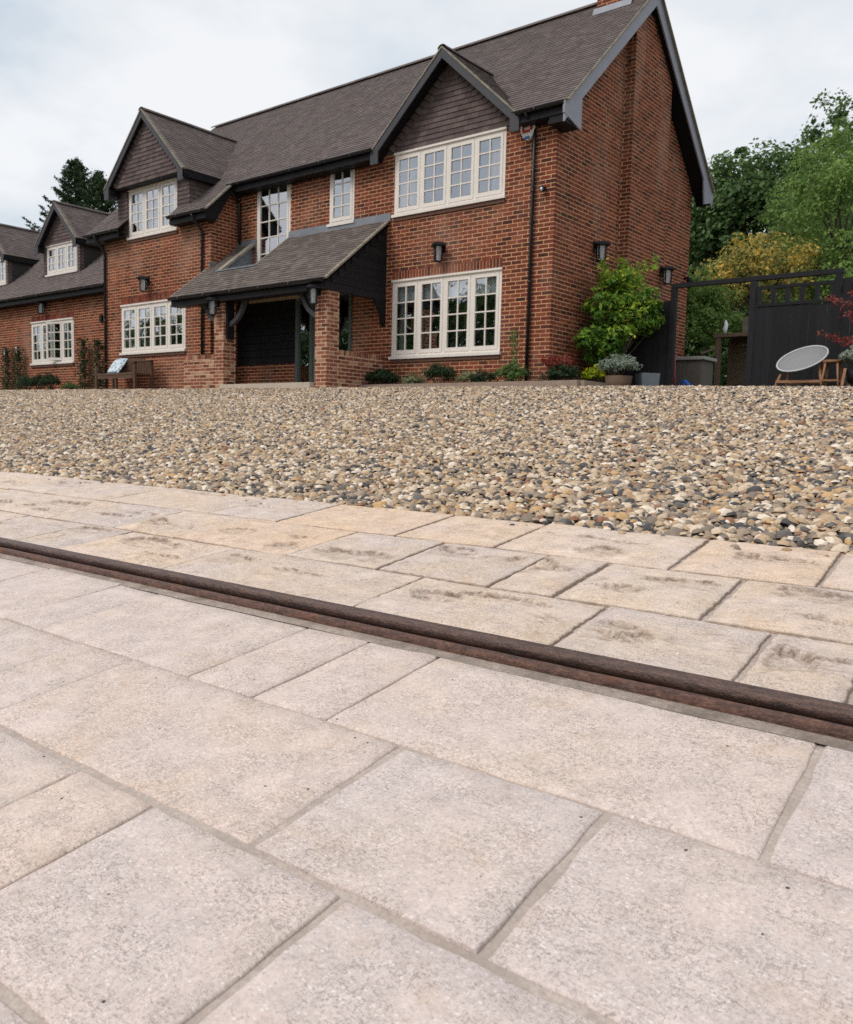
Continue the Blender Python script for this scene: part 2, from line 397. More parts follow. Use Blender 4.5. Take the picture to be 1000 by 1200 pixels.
def m_pebble():
    t = NT('river pebbles'); p = t.pos(); a = t.n('ShaderNodeAttribute', attribute_name='rnd').outputs['Fac']
    c = t.ramp(a, [(0, (.070, .070, .075)), (.08, (.135, .128, .125)), (.16, (.22, .185, .150)), (.27, (.33, .27, .205)), (.40, (.45, .345, .23)),
                   (.54, (.53, .43, .31)), (.67, (.61, .52, .41)), (.77, (.37, .255, .155)), (.84, (.72, .66, .57)), (.92, (.52, .35, .18)), (.97, (.27, .14, .085)), (1, (.22, .215, .215))], True)
    g = t.noise(p, 90, 4, .6); c = t.scale(c, t.rng(g, .25, .75, .78, 1.2))
    return t.set(t.mix(1.0, c, (1.05, .985, .93), 'MULTIPLY'), .62, spec=.3)
M_PEB = m_pebble()
def m_ground(name, a, b, sc):
    t = NT(name); p = t.pos(); g = t.noise(p, sc, 6, .65); c = t.mix(t.rng(g, .35, .65), a, b); t.bump(g, .5, .02); return t.set(c, .95, spec=.1)
M_GRASS = m_ground('rough grass ground', (.040, .055, .022), (.085, .080, .045), 3)
M_BED = m_ground('gravel bed', (.10, .082, .062), (.24, .20, .155), 70)  # base colour kept dark to paint the contact shadow between pebbles
M_SOIL = m_ground('dark soil', (.035, .025, .018), (.075, .055, .04), 25)

# ------------------------------------------------------------------ ground levels
H0, GR = .55, .1124
EX, EV = [-45, -25, -15.4, -9.5, -5.5, -2.64, 2.0, 12], [.26, .195, .107, .052, .005, -.05, -.13, -.2]
def ramp_z(y): return -H0 + GR*y
def gz(x, y):
    x = np.asarray(x, float); y = np.asarray(y, float)
    s = np.clip((y-2.4)/9.4, 0, 1); s = s*s*(3-2*s)*.35 + s*.65
    e = np.interp(x, EX, EV)
    top = ramp_z(11.8) + e
    z = ramp_z(y) + e*s
    lev = top + .015*(y-11.8)
    k = .05
    h = np.clip(.5+.5*(lev-z)/k, 0, 1)
    r = lev*(1-h) + z*h - k*h*(1-h)
    return np.where(y < -4, ramp_z(-4.0), r)
def grid(name, xs, ys, fz, mat, kind='structure', parent=None):
    X, Y = np.meshgrid(xs, ys); Z = fz(X, Y); V = np.stack([X, Y, Z], -1).reshape(-1, 3)
    nx, ny = len(xs), len(ys); i = np.arange((ny-1)*(nx-1)); a = (i//(nx-1))*nx + i % (nx-1)
    F = np.stack([a, a+1, a+nx+1, a+nx], 1)
    return npmesh(name, V, F, np.zeros(len(F)), mat, parent, True, kind)
xs = np.concatenate([np.linspace(-400, -50, 8), np.linspace(-45, 14, 60), np.linspace(20, 400, 8)])
ys = np.concatenate([np.linspace(-300, -10, 8), np.linspace(-4, 14, 73), np.linspace(16, 500, 14)])
grid('ground', xs, ys, lambda x, y: gz(x, y)-.07, M_GRASS)
grid('gravel_bed', np.linspace(-36, 3.5, 160), np.linspace(2.412, 13.6, 90), lambda x, y: gz(x, y)-.012, M_BED)
mb = MB()
mb.quad((-14, -.6, ramp_z(-.6)-.0042), (3, -.6, ramp_z(-.6)-.0042), (3, 1.3, ramp_z(1.3)-.0042), (-14, 1.3, ramp_z(1.3)-.0042))
mb.quad((-14, 1.3, ramp_z(1.3)-.0045), (3, 1.3, ramp_z(1.3)-.0045), (3, 2.43, ramp_z(2.43)-.0045), (-14, 2.43, ramp_z(2.43)-.0045))
paving = mb.build('paving', M_JOINT, kind='structure')

# ------------------------------------------------------------------ paving slabs
def slab(x0, x1, y0, y1, g0, g1, skew=-.07, riven=False, seed=0, gy=(.003, .006), tilt=0.0):
    """x0,x1: joint centres at mid depth; g0,g1: half joint widths; gy: half joints at near and far edge"""
    ym = (y0+y1)/2; y0 += gy[0]; y1 -= gy[1]
    L, D = x1-x0, y1-y0
    st = .03
    if riven:
        vis = -2.25*ym-.2 < (x0+x1)/2 < -.12*ym+.1
        st = (.0062 if y0 < 1.6 else .0078 if y0 < 2 else .0095) if vis else .02
    nx, ny = max(6, int(L/st)), max(5, int(D/st))
    V = []; stain_shade = []
    rs = random.Random(seed*13+5); ta, tb = rs.uniform(-1, 1)*.0015, rs.uniform(-1, 1)*.0015
    hol = [(rs.uniform(.12, .88), rs.uniform(.2, .82), rs.uniform(.03, .15), rs.uniform(.012, .065), rs.uniform(.006, .019)) for _ in range(rs.choice((0, 1, 1, 2, 3)))] if riven else []
    ed = .0030 if not riven else .003
    cs = .0035
    SS = [0, cs/L] + [cs/L+(1-2*cs/L)*i/(nx-2) for i in range(1, nx-2)] + [1-cs/L, 1]
    TT = [0, cs/D] + [cs/D+(1-2*cs/D)*j/(ny-2) for j in range(1, ny-2)] + [1-cs/D, 1]
    for j in range(ny+1):
        for i in range(nx+1):
            s, t = SS[i], TT[j]
            y = y0 + D*t; xa = x0+g0+skew*(y-ym); xb = x1-g1+skew*(y-ym)
            x = xa + (xb-xa)*s
            if i in (0, 1, nx-1, nx): x += ed*noise.noise(Vector((x*9+seed, y*60, 1.7)))*1.4
            if j in (0, 1, ny-1, ny): y += ed*noise.noise(Vector((x*60, y*9+seed, 4.1)))*1.4
            z = ramp_z(y) + ta*(s-.5)*2 + tb*(t-.5)*2
            b = min(i, nx-i, j, ny-j)
            dd = 0.0
            if riven:
                q = Vector((x+seed*7.3, y, seed*3.1))
                lay = noise.noise(Vector((q.x*3.0, q.y*6.5, q.z)))
                med = noise.noise(Vector((q.x*11, q.y*26, q.z+9)))
                fin = noise.noise(Vector((q.x*34, q.y*74, q.z+19)))
                gr = noise.noise(Vector((q.x*120, q.y*150, q.z+5)))
                n1 = lay + .38*med + .16*fin
                inner = max(0, min(1, min(s, 1-s, t, 1-t)/.09-.3))
                z += .004 + .0065*inner + (.0075*noise.noise(q*4.0) + .0038*med + .0018*fin + .0008*gr)*(.35+.65*inner)
                # a few flaked hollows with a broken far edge on each stone, and shallow layer steps
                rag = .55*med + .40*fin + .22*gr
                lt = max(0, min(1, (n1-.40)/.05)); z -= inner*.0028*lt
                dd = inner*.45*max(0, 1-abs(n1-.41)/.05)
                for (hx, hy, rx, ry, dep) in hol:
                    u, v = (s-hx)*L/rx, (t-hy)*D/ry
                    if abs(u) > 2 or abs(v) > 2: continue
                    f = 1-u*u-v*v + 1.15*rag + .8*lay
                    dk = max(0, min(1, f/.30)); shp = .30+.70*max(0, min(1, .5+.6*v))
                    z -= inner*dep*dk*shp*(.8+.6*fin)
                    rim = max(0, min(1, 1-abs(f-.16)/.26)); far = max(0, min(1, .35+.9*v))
                    dd = max(dd, inner*min(1, rim*(.35+.75*far) + dk*max(0, .18+.9*fin+.6*gr)*.7))  # stain mixed with painted shade, strongest at the hollow's far rim
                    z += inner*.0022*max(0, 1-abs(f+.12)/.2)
            else:
                z += .0006*noise.noise(Vector((x*6, y*6, seed)))
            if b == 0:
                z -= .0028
                if riven: dd = max(dd, .5)  # shade of the joints painted on the border ring
            V.append((x, y, z)); stain_shade.append(dd)
    F = []
    for j in range(ny):
        for i in range(nx):
            a = j*(nx+1)+i; F.append((a, a+1, a+nx+2, a+nx+1))
    ring = [i for i in range(nx+1)] + [j*(nx+1)+nx for j in range(1, ny+1)] + [ny*(nx+1)+i for i in range(nx-1, -1, -1)] + [j*(nx+1) for j in range(ny-1, 0, -1)]
    base = len(V)
    for k in ring: x, y, z = V[k]; V.append((x, y, z-.03)); stain_shade.append(.8 if riven else 0)  # skirt coloured dark, painting in the shadow line of the joints
    m = len(ring)
    for k in range(m): F.append((ring[k], base+k, base+(k+1) % m, ring[(k+1) % m]))
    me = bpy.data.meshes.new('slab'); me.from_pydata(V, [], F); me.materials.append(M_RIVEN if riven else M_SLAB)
    me.attributes.new('stain_shade', 'FLOAT', 'POINT').data.foreach_set('value', np.array(stain_shade, np.float32))
    me.polygons.foreach_set('use_smooth', np.array([True]*(nx*ny)+[False]*m)); me.update()
    o = link(bpy.data.objects.new('slab', me), paving)
    return o
YR = [.06, .346, .627, .927, 1.232]
TH, TN = .0058, .0019       # wide and narrow half joints
rows = [
    (YR[0], YR[1], [-1.9, -1.35, -.80, -.42, .15, .7], [], .004, .006),
    (YR[1], YR[2], [-2.3, -1.75, -1.42, -1.094, -.920, -.585, .02, .55, .9], [-.585, .02], .006, .0065),
    (YR[2], YR[3], [-3.0, -2.45, -1.95, -1.622, -1.440, -.762, -.437, .12, .6], [-.762, -.437, .12], .0065, .0025),
    (YR[3], 1.249, [-5.2, -4.6, -4.15, -3.55, -3.1, -2.72, -2.360, -1.994, -1.825, -1.294, -1.116, -.944, -.277, .3, .8], [-.277, .3], .0025, .001),
]
sd = 1
for (ya, yb, xsj, wide, ga, gb_) in rows:
    for a, b in zip(xsj[:-1], xsj[1:]):
        slab(a, b, ya, yb, TH if a in wide else TN, TH if b in wide else TN, -.07, False, sd, (ga, gb_)); sd += 1
trows = [
    (1.352, 1.683, [-7.2, -6.6, -6.0, -5.3, -4.75, -4.2, -3.75, -3.34, -2.895, -2.611, -2.061, -1.327, -.817, -.472, -.300, .25, .8], [-.472, -.3, -.817]),
    (1.683, 2.032, [-7.6, -7.1, -6.4, -5.8, -5.3, -4.75, -4.2, -3.75, -3.25, -2.789, -2.425, -1.881, -1.525, -1.169, -.988, -.645, -.05, .5, 1.0], [-.645, -.988, -.05, -1.525]),
    (2.032, 2.405, [-7.8, -7.2, -6.6, -6.1, -5.4, -4.9, -4.3, -3.95, -3.431, -2.705, -2.321, -1.767, -1.393, -.866, -.518, -.02, .5, 1.0], [-.518, -.866, -1.393]),
]
for (ya, yb, xsj, wide) in trows:
    for a, b in zip(xsj[:-1], xsj[1:]):
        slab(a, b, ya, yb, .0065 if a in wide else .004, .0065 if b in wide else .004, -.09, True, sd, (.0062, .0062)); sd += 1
# hairline crack in one slab
mb = MB(); cpts = [(-.3895, .930), (-.381, .957), (-.371, .985), (-.366, 1.004), (-.352, 1.036), (-.346, 1.060), (-.3455, 1.085), (-.343, 1.104)]
for k in range(len(cpts)-1):
    (xa, ya), (xb, yb) = cpts[k], cpts[k+1]; w0, w1 = .0007, .0007
    mb.quad((xa-w0, ya, ramp_z(ya)+.0012), (xa+w0, ya, ramp_z(ya)+.0012), (xb+w1, yb, ramp_z(yb)+.0012), (xb-w1, yb, ramp_z(yb)+.0012))

# ------------------------------------------------------------------ gate track
tr = thing('gate_track', 'rusty steel track bar laid across the paving between smooth and rough stone', 'track', (-1, 1.3, ramp_z(1.3)))
mb = MB(); pts = []; rad = []
for k in range(240):
    x = -7.5 + 9.5*k/239; pts.append((x, 1.325, ramp_z(1.325)+.0150)); rad.append(.0158*(1+.02*noise.noise(Vector((x*7, 0, 0)))))
mb.tube(pts, rad, 16); mb.build('rail', M_RAILTOP, tr, True)
mb = MB(); pts = []; rad = []
for k in range(300):
    x = -7.5 + 9.5*k/299; pts.append((x, 1.282+.001*noise.noise(Vector((x*3, 5, 0))), ramp_z(1.282)+.0045)); rad.append(.0122*(1+.06*noise.noise(Vector((x*11, 3, 0)))))
mb.tube(pts, rad, 14); mb.build('flange', M_RUST, tr, True)
mb = MB(); mb.box(-7.5, 2.0, 1.288, 1.335, ramp_z(1.30)-.03, ramp_z(1.30)+.004); mb.build('base_plate', M_RUST, tr)
mb = MB(); n = 190
for k in range(n):
    x0 = -7.5+9.5*k/n; x1 = -7.5+9.5*(k+1)/n
    f0 = 1.241+.006*noise.noise(Vector((x0*5, 2, 0))); f1 = 1.241+.006*noise.noise(Vector((x1*5, 2, 0)))
    mb.quad((x0, f0, ramp_z(f0)+.0007), (x1, f1, ramp_z(f1)+.0007), (x1, 1.285, ramp_z(1.285)+.0025), (x0, 1.285, ramp_z(1.285)+.0025))
mb.build('mortar_fillet', M_JOINT2, tr, True)

# ------------------------------------------------------------------ gravel
def pebbles():
    allV, allF, allR = [], [], []; base = 0
    bands = [(2.405, 3.4, 2300, 8, 2, .6), (3.4, 5.2, 1700, 6, 2, .7), (5.2, 8.0, 1050, 4, 1, .9), (8.0, 12.9, 640, 5, 0, 1.1)]
    for (ya, yb, dens, n, rings, pad) in bands:
        area = 0; YY = np.linspace(ya, yb, 50); wd = 2.0*YY+2*pad; area = float(wd.mean()*(yb-ya)); N = int(area*dens)
        y = RNG.choice(YY, N*1, p=wd/wd.sum()) + RNG.uniform(-.5, .5, N)*(yb-ya)/49
        y = np.clip(y, ya, yb)
        x = RNG.uniform(-2.2*y-pad, -.2*y+pad)
        big = 1.0 if yb < 5.5 else 1.1 if yb < 8.5 else 1.28
        a = np.exp(RNG.normal(math.log(.0158), .33, N)).clip(.008, .034)*big; b = a*RNG.uniform(.6, .95, N); c = a*RNG.uniform(.46, .76, N)
        th = RNG.uniform(0, 2*np.pi, N)
        z = gz(x, y) + RNG.uniform(-.013, .011, N) - c*.25
        y = np.maximum(y, 2.405 + a*.8 + RNG.uniform(-.03, .006, N)*(ya < 2.5))
        t1 = RNG.normal(0, .19, N); t2 = RNG.normal(0, .19, N)
        ang = np.linspace(0, 2*np.pi, n, endpoint=False)
        if rings == 3: prof = [(.80, -.5), (1.0, .05), (.74, .66)]
        elif rings == 2: prof = [(.97, -.15), (.74, .64)]
        elif rings == 1: prof = [(1.0, -.1), (.68, .78)]
        else: prof = [(1.05, -.15)]
        P = [np.stack([r*np.cos(ang), r*np.sin(ang), np.full(n, zz)], 1) for r, zz in prof]
        top = len(P)*n
        loc = np.concatenate(P + [np.array([[0, 0, 1.0]])])
        nv = len(loc)
        wob = 1+RNG.normal(0, .10, (N, nv, 1))
        Q = loc[None]*wob
        lx = Q[..., 0]*a[:, None]; ly = Q[..., 1]*b[:, None]; lz = Q[..., 2]*c[:, None]
        lz = lz + lx*np.tan(t1)[:, None] + ly*np.tan(t2)[:, None]
        X = x[:, None] + lx*np.cos(th)[:, None] - ly*np.sin(th)[:, None]
        Yv = y[:, None] + lx*np.sin(th)[:, None] + ly*np.cos(th)[:, None]
        Z = z[:, None] + lz
        V = np.stack([X, Yv, Z], -1).reshape(-1, 3)
        tri = []
        for k in range(len(P)-1):
            for j in range(n):
                p, q = k*n+j, k*n+(j+1) % n; tri += [(p, q, q+n), (p, q+n, p+n)]
        for j in range(n): tri.append((top-n+j, top-n+(j+1) % n, top))
        tri = np.array(tri); F = (tri[None] + (np.arange(N)*nv)[:, None, None]).reshape(-1, 3) + base
        r = np.repeat(RNG.uniform(0, .999, N), len(tri))
        allV.append(V); allF.append(F); allR.append(r); base += len(V)
    # a few strays kicked on to the edge of the paving
    for k in range(70):
        d_ = abs(random.gauss(0, .06)); x_ = random.uniform(-5.2, -.35); y_ = 2.40-d_; a_ = random.uniform(.006, .014); n = 7
        ang = np.linspace(0, 2*np.pi, n, endpoint=False)+random.uniform(0, 1); P = [np.stack([r*np.cos(ang), .75*r*np.sin(ang), np.full(n, zz)], 1) for r, zz in ((.8, -.3), (1.0, .15), (.7, .6))]
        V = np.concatenate(P+[np.array([[0, 0, .8]])])*a_*(1+RNG.normal(0, .06, (3*n+1, 1))); V[:, 2] *= .8; V += np.array([x_, y_, ramp_z(y_)+.004+a_*.3])
        tri = []
        for q in range(2):
            for j in range(n): p0, p1 = q*n+j, q*n+(j+1) % n; tri += [(p0, p1, p1+n), (p0, p1+n, p0+n)]
        for j in range(n): tri.append((2*n+j, 2*n+(j+1) % n, 3*n))
        allV.append(V); allF.append(np.array(tri)+base); allR.append(np.full(len(tri), RNG.uniform(0, .99))); base += len(V)
    o = npmesh('gravel', np.concatenate(allV), np.concatenate(allF), np.concatenate(allR), M_PEB, None, True, 'stuff')
    o['label'] = 'tan, cream and grey rounded pebbles covering the sloping drive'
    return len(o.data.polygons)
NPEB = pebbles()

def strays():
    lay_x = [(-1.05, 2.50), (-1.62, 2.62), (-.78, 2.56), (-2.35, 2.72), (-.92, 2.95), (-1.3, 2.47), (-3.1, 2.6), (-.62, 2.52), (-4.0, 2.9)]
    M_DRY = m_leaf('dry leaf', G3((.16, .07, .025), (.27, .12, .045), (.36, .19, .08)), .2)
    for k, (x, y) in enumerate(lay_x):
        a = random.uniform(0, 6.28); c_, s_ = math.cos(a), math.sin(a); z = float(gz(x, y))+.026; w = random.uniform(.014, .024); m_ = MB()
        def P(u, v, h): return (x+(u*c_-v*s_)*w, y+(u*s_+v*c_)*w, z+h*w)
        r_ = random.random()
        for sg in (-1, 1):
            m_.poly([P(-1.2, 0, .1), P(-.5, sg*.45, .42), P(.2, sg*.5, .45), P(1.1, sg*.05, .35), P(.3, 0, .05)], r_)
        o = m_.build('fallen_leaf', M_DRY); o['label'] = 'dry brown curled leaf lying on the pebbles near the rough paving'; o['category'] = 'leaf'; o['group'] = 'dry leaves on the gravel'
strays()

# ------------------------------------------------------------------ brick walls
YF, XC = 13.613, -8.12
ZB = .30; CH = .075
YW, XR, XL = 12.81, -16.82, -21.30          # front of the left wing, its right return, left end of the house
def subtract(iv, cuts):
    for (a, b) in cuts:
        out = []
        for (p, q) in iv:
            if b <= p or a >= q: out.append((p, q)); continue
            if a > p: out.append((p, a))
            if b < q: out.append((b, q))
        iv = out
    return iv
def brick_wall(axis, plane, nrm, u0, u1, z0, z1, opens=(), top=None, backs=None, bricks=None, ret=0):
    """axis 'x' or 'y' (direction of the wall), nrm +-1 outward sign along the other axis"""
    k0 = int(round((z0-ZB)/CH)); k = k0
    while ZB+k*CH < z1-1e-4:
        za = ZB+k*CH; zb = min(za+CH, z1); zc_ = (za+zb)/2
        iv = [(u0, u1)]
        if top:
            us = top(zc_); iv = [(max(u0, us[0]), min(u1, us[1]))]
            if iv[0][1] <= iv[0][0]: break
        iv = subtract(iv, [(o[0], o[1]) for o in opens if zc_ > o[2] and zc_ < o[3]])
        for (p, q) in iv:
            bk = plane - nrm*.0035
            if axis == 'x': Q = [(p, bk, za), (q, bk, za), (q, bk, zb), (p, bk, zb)]
            else: Q = [(bk, p, za), (bk, q, za), (bk, q, zb), (bk, p, zb)]
            if (axis == 'x') == (nrm > 0): Q = Q[::-1]
            backs.quad(*Q)
            off = (k % 2)*.1125
            s = math.floor((p-off)/.225)*.225+off
            while s < q:
                a, b = max(p, s+.0075), min(q, s+.2175)
                if b-a > .02: bricks.append((axis, plane, nrm, a, b, za+.0078, zb-.0078))
                s += .225
        k += 1
def soldiers(axis, plane, nrm, u0, u1, z0, z1, bricks):
    n = int(round((u1-u0)/.075)); w = (u1-u0)/n
    for i in range(n): bricks.append((axis, plane, nrm, u0+i*w+.0085, u0+(i+1)*w-.0085, z0+.005, z1-.005))
def brick_box(b, j=0.0):
    axis, pl, n, a, c, z0, z1 = b
    f = pl + n*j; bk = pl - n*.012
    lo, hi = min(f, bk), max(f, bk)
    return (a, c, lo, hi, z0, z1) if axis == 'x' else (lo, hi, a, c, z0, z1)
def flush_bricks(bricks, parent, mat, indiv=0):
    key = lambda b: math.hypot((b[3]+b[4])/2 if b[0] == 'x' else b[1], b[1] if b[0] == 'x' else (b[3]+b[4])/2) + (0 if b[6]-b[5] > .1 or b[4]-b[3] > .15 else 8) + (30 if b[5] < .85 else 0)
    bricks.sort(key=key)
    cache = {}
    for b in bricks[:indiv]:
        x0, x1, y0, y1, z0, z1 = brick_box(b, random.uniform(-.0015, .0025))
        dx, dy, dz = round(x1-x0, 2), round(y1-y0, 3), round(z1-z0, 3)
        k = (dx, dy, dz)
        if b[0] == 'y': k = (round(x1-x0, 3), round(y1-y0, 2), dz)
        if k not in cache:
            m_ = MB(); m_.box(-k[0]/2, k[0]/2, -k[1]/2, k[1]/2, -k[2]/2, k[2]/2)
            me = bpy.data.meshes.new('brick'); me.from_pydata(m_.v, [], m_.f); me.materials.append(mat); cache[k] = me
        o = bpy.data.objects.new('brick', cache[k]); COL.objects.link(o)
        o.parent = parent; o.location = ((x0+x1)/2, (y0+y1)/2, (z0+z1)/2)
    rest = bricks[indiv:]
    if rest:
        m_ = MB()
        for b in rest: m_.box(*brick_box(b, random.uniform(-.0015, .0025)), r=random.random())
        m_.build('bricks', mat, parent, kind='stuff')

house = thing('brick_house', 'large two storey red brick house with tiled gables and cream windows', 'house', (-14, 15, .8))
# openings (u0,u1,z0,z1)
W_UL = (-11.88, -9.19, 4.42, 5.62)     # upper window in the gable
W_LL = (-11.88, -9.19, 1.57, 3.10)
W_N = (-13.74, -13.01, 4.47, 5.66)
W_T = (-16.13, -14.985, 3.60, 5.66)
D_OP = (-14.76, -13.02, .80, 3.06)
BOARD_OP = (-16.82, -14.76, 1.55, 3.06)
W_WL = (-20.52, -17.785, 1.91, 3.12)
W_WU = (-20.15, -18.10, 4.80, 5.98)
slope = .938
E_Y, E_Z = 13.27, 5.73
RG_Y = 16.67; RG_Z = E_Z + slope*(RG_Y-E_Y)
bk, bl = MB(), []
brick_wall('x', YF, -1, XR, XC, ZB, 5.70, [W_UL, W_LL, W_N, W_T, D_OP, BOARD_OP, (W_LL[0], W_LL[1], 3.10, 3.305)], backs=bk, bricks=bl)
soldiers('x', YF, -1, W_LL[0], W_LL[1], 3.10, 3.31, bl)
bk.quad((W_LL[0], YF+.007, 3.09), (W_LL[1], YF+.007, 3.09), (W_LL[1], YF+.007, 3.31), (W_LL[0], YF+.007, 3.31))
wall_front = bk.build('wall', M_MORTAR, house)
flush_bricks(bl, wall_front, M_BRICK, 150)
bk, bl = MB(), []
def rake(z):
    d = max(0, (z-5.90)/slope); return (13.613 + max(0, d-.05), 19.73-max(0, d-.05))
BR0, BR1, BRX = 16.12, 17.88, -7.91
brick_wall('y', XC, 1, YF, 19.73, ZB, 8.6, [(BR0, BR1, 0, 20)], rake, bk, bl)
brick_wall('y', BRX, 1, BR0, BR1, ZB, 8.45, [], rake, bk, bl)
brick_wall('x', BR0, -1, XC, BRX, ZB, 7.85, [], None, bk, bl)
wall_gable = bk.build('wall', M_MORTAR, house); wall_gable['label'] = 'gable end wall with shallow chimney breast'
flush_bricks(bl, wall_gable, M_BRICK, 60)
bk, bl = MB(), []
brick_wall('x', YW, -1, XL, XR, ZB, 5.10, [W_WL, W_WU, (W_WL[0], W_WL[1], 3.12, 3.32)], None, bk, bl)
soldiers('x', YW, -1, W_WL[0], W_WL[1], 3.12, 3.33, bl)
bk.quad((W_WL[0], YW+.007, 3.11), (W_WL[1], YW+.007, 3.11), (W_WL[1], YW+.007, 3.33), (W_WL[0], YW+.007, 3.33))
brick_wall('y', XR, 1, YW, YF, ZB, 5.85, [], lambda z: (E_Y+(z+.13-E_Z)/slope, YF), bk, bl)
wall_wing = bk.build('wall', M_MORTAR, house)
flush_bricks(bl, wall_wing, M_BRICK, 0)
mb = MB(); mb.box(XL, XC-.02, 19.6, 19.75, ZB, 5.7); mb.prism([(XL, YW+.03, ZB), (XL, 19.6, ZB), (XL, 19.6, 5.6), (XL, RG_Y, RG_Z-.15), (XL, YW+.03, E_Z-slope*(E_Y-YW)-.2)], (.1, 0, 0)); mb.build('wall', M_BRICK, house)

# ------------------------------------------------------------------ windows
def window(parent, plane, x0, x1, z0, z1, lights, cols=2, rows=4, blind=0, sash=True, openlight=None, sill=True, depth=.9, proud=.004, curtain=0):
    yo = plane - proud
    fr = MB()
    T = .055
    fr.box(x0, x1, yo, yo+.09, z1-T, z1); fr.box(x0, x1, yo, yo+.09, z0, z0+T)
    fr.box(x0, x0+T, yo, yo+.09, z0+T, z1-T); fr.box(x1-T, x1, yo, yo+.09, z0+T, z1-T)
    lw = (x1-x0-T)/lights
    for k in range(1, lights):
        xm = x0+T/2+lw*k; fr.box(xm-T/2, xm+T/2, yo, yo+.088, z0+T, z1-T)
    w = fr.build('window', M_CREAM, parent)
    if sill:
        s = MB(); s.box(x0-.035, x1+.035, yo-.055, yo+.02, z0-.045, z0+.012); s.build('sill', M_CREAM, w)
        s = MB(); s.box(x0-.012, x1+.012, yo-.035, yo+.02, z1-.012, z1+.028); s.build('head_trim', M_CREAM, w)
        s = MB(); s.box(x0-.01, x1+.01, yo-.025, yo+.03, z0-.115, z0-.05); s.build('brick_sill', M_SILL, w)
    for k in range(lights):
        a = x0+T/2+lw*k+T/2+.003; b = a+lw-T-.006; za, zb = z0+T+.003, z1-T-.003
        S = .058 if sash else .012; yo2 = yo-.008
        sb = MB()
        op = None
        sb.box(a, b, yo2, yo2+.05, zb-S, zb); sb.box(a, b, yo2, yo2+.05, za, za+S+.02)
        sb.box(a, a+S, yo2, yo2+.05, za+S+.02, zb-S); sb.box(b-S, b, yo2, yo2+.05, za+S+.02, zb-S)
        ga, gb2, gz0, gz1 = a+S, b-S, za+S+.02, zb-S
        bar = .024
        for c in range(1, cols):
            xm = ga+(gb2-ga)*c/cols; sb.box(xm-bar/2, xm+bar/2, yo2+.006, yo2+.036, gz0, gz1)
        for r_ in range(1, rows):
            zm = gz0+(gz1-gz0)*r_/rows; sb.box(ga, gb2, yo2+.004, yo2+.034, zm-bar/2, zm+bar/2)
        so = sb.build('casement', M_CREAM, w)
        panes = []
        for c in range(cols):
            for r_ in range(rows):
                pa = ga+(gb2-ga)*c/cols+.0125; pb = ga+(gb2-ga)*(c+1)/cols-.0125
                qa = gz0+(gz1-gz0)*r_/rows+.0125; qb = gz0+(gz1-gz0)*(r_+1)/rows-.0125
                t_ = random.uniform(-.0022, .0022); u_ = random.uniform(-.003, .003)
                m_ = MB(); y_ = yo2+.022
                m_.quad((pa, y_+t_, qa), (pb, y_-t_, qa), (pb, y_-t_+u_, qb), (pa, y_+t_+u_, qb))
                panes.append(m_.build('pane', M_GLASS, w))
        if openlight == k:     # casement swung outwards about its right stile
            M_ = Matrix.Translation((b, yo2, 0)) @ Matrix.Rotation(R(24), 4, 'Z') @ Matrix.Translation((-b, -yo2, 0))
            for ob in [so]+panes: ob.data.transform(M_)
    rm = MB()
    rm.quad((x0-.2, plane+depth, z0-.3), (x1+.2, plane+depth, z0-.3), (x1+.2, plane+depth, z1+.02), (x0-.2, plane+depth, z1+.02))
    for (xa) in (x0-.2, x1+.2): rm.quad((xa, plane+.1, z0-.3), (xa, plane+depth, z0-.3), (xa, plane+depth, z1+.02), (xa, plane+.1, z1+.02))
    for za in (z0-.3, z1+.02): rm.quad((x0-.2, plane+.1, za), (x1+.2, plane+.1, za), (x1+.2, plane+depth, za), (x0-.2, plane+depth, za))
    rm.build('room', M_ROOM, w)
    if curtain:
        for (a, b) in ((x0+.06, x0+.06+curtain), (x1-.06-curtain, x1-.06)):
            m_ = MB(); nn = 14
            for k in range(nn):
                xa, xb = a+(b-a)*k/nn, a+(b-a)*(k+1)/nn; f_ = lambda q: plane+.16+.025*math.sin((q-a)*75)
                m_.quad((xa, f_(xa), z0+.02), (xb, f_(xb), z0+.02), (xb, f_(xb), z1-.05), (xa, f_(xa), z1-.05))
            m_.build('curtain', M_CURT, w, True)
    if blind:
        m_ = MB(); m_.box(x0+.07, x1-.07, plane+.10, plane+.105, z1-blind, z1-.04); m_.build('blind', M_BLIND, w)
    return w
window(house, YF, *W_UL, 4, curtain=.34)
window(house, YF, *W_LL, 4, blind=.40, curtain=.20)
window(house, YF, *W_N, 1)
window(house, YF, *W_T, 1, cols=3, rows=5, sill=False)
window(house, YW, *W_WL, 4, blind=.38)
window(house, YW, *W_WU, 3, curtain=.26)

# ------------------------------------------------------------------ tiled roofs
def tiles(mb_, P0, U, V, n, Lu, Lv, keep=None, w=.165, g=.1, th=.016, jit=.003):
    P0, U, V, n = Vector(P0), Vector(U).normalized(), Vector(V).normalized(), Vector(n).normalized()
    nr = int(Lv/g)+1
    for r_ in range(nr):
        v0 = r_*g; off = (r_ % 2)*w/2
        s = -off
        while s < Lu:
            a, b = max(0, s+.001), min(Lu, s+w-.001); s += w
            if b-a < .03: continue
            va, vb = v0, min(v0+g*1.25, Lv+.02)
            c = P0 + U*((a+b)/2) + V*(v0+g/2)
            if keep and not keep(c): continue
            j = th + random.uniform(0, jit); j2 = j + random.uniform(-jit, jit)*.5
            A = P0+U*a+V*va; B = P0+U*b+V*va; C = P0+U*b+V*vb; D = P0+U*a+V*vb
            r = random.random()
            mb_.quad(A+n*j, B+n*j2, C+n*.004, D+n*.004, r)
            mb_.quad(A-n*.004, B-n*.004, B+n*j2, A+n*j, r)
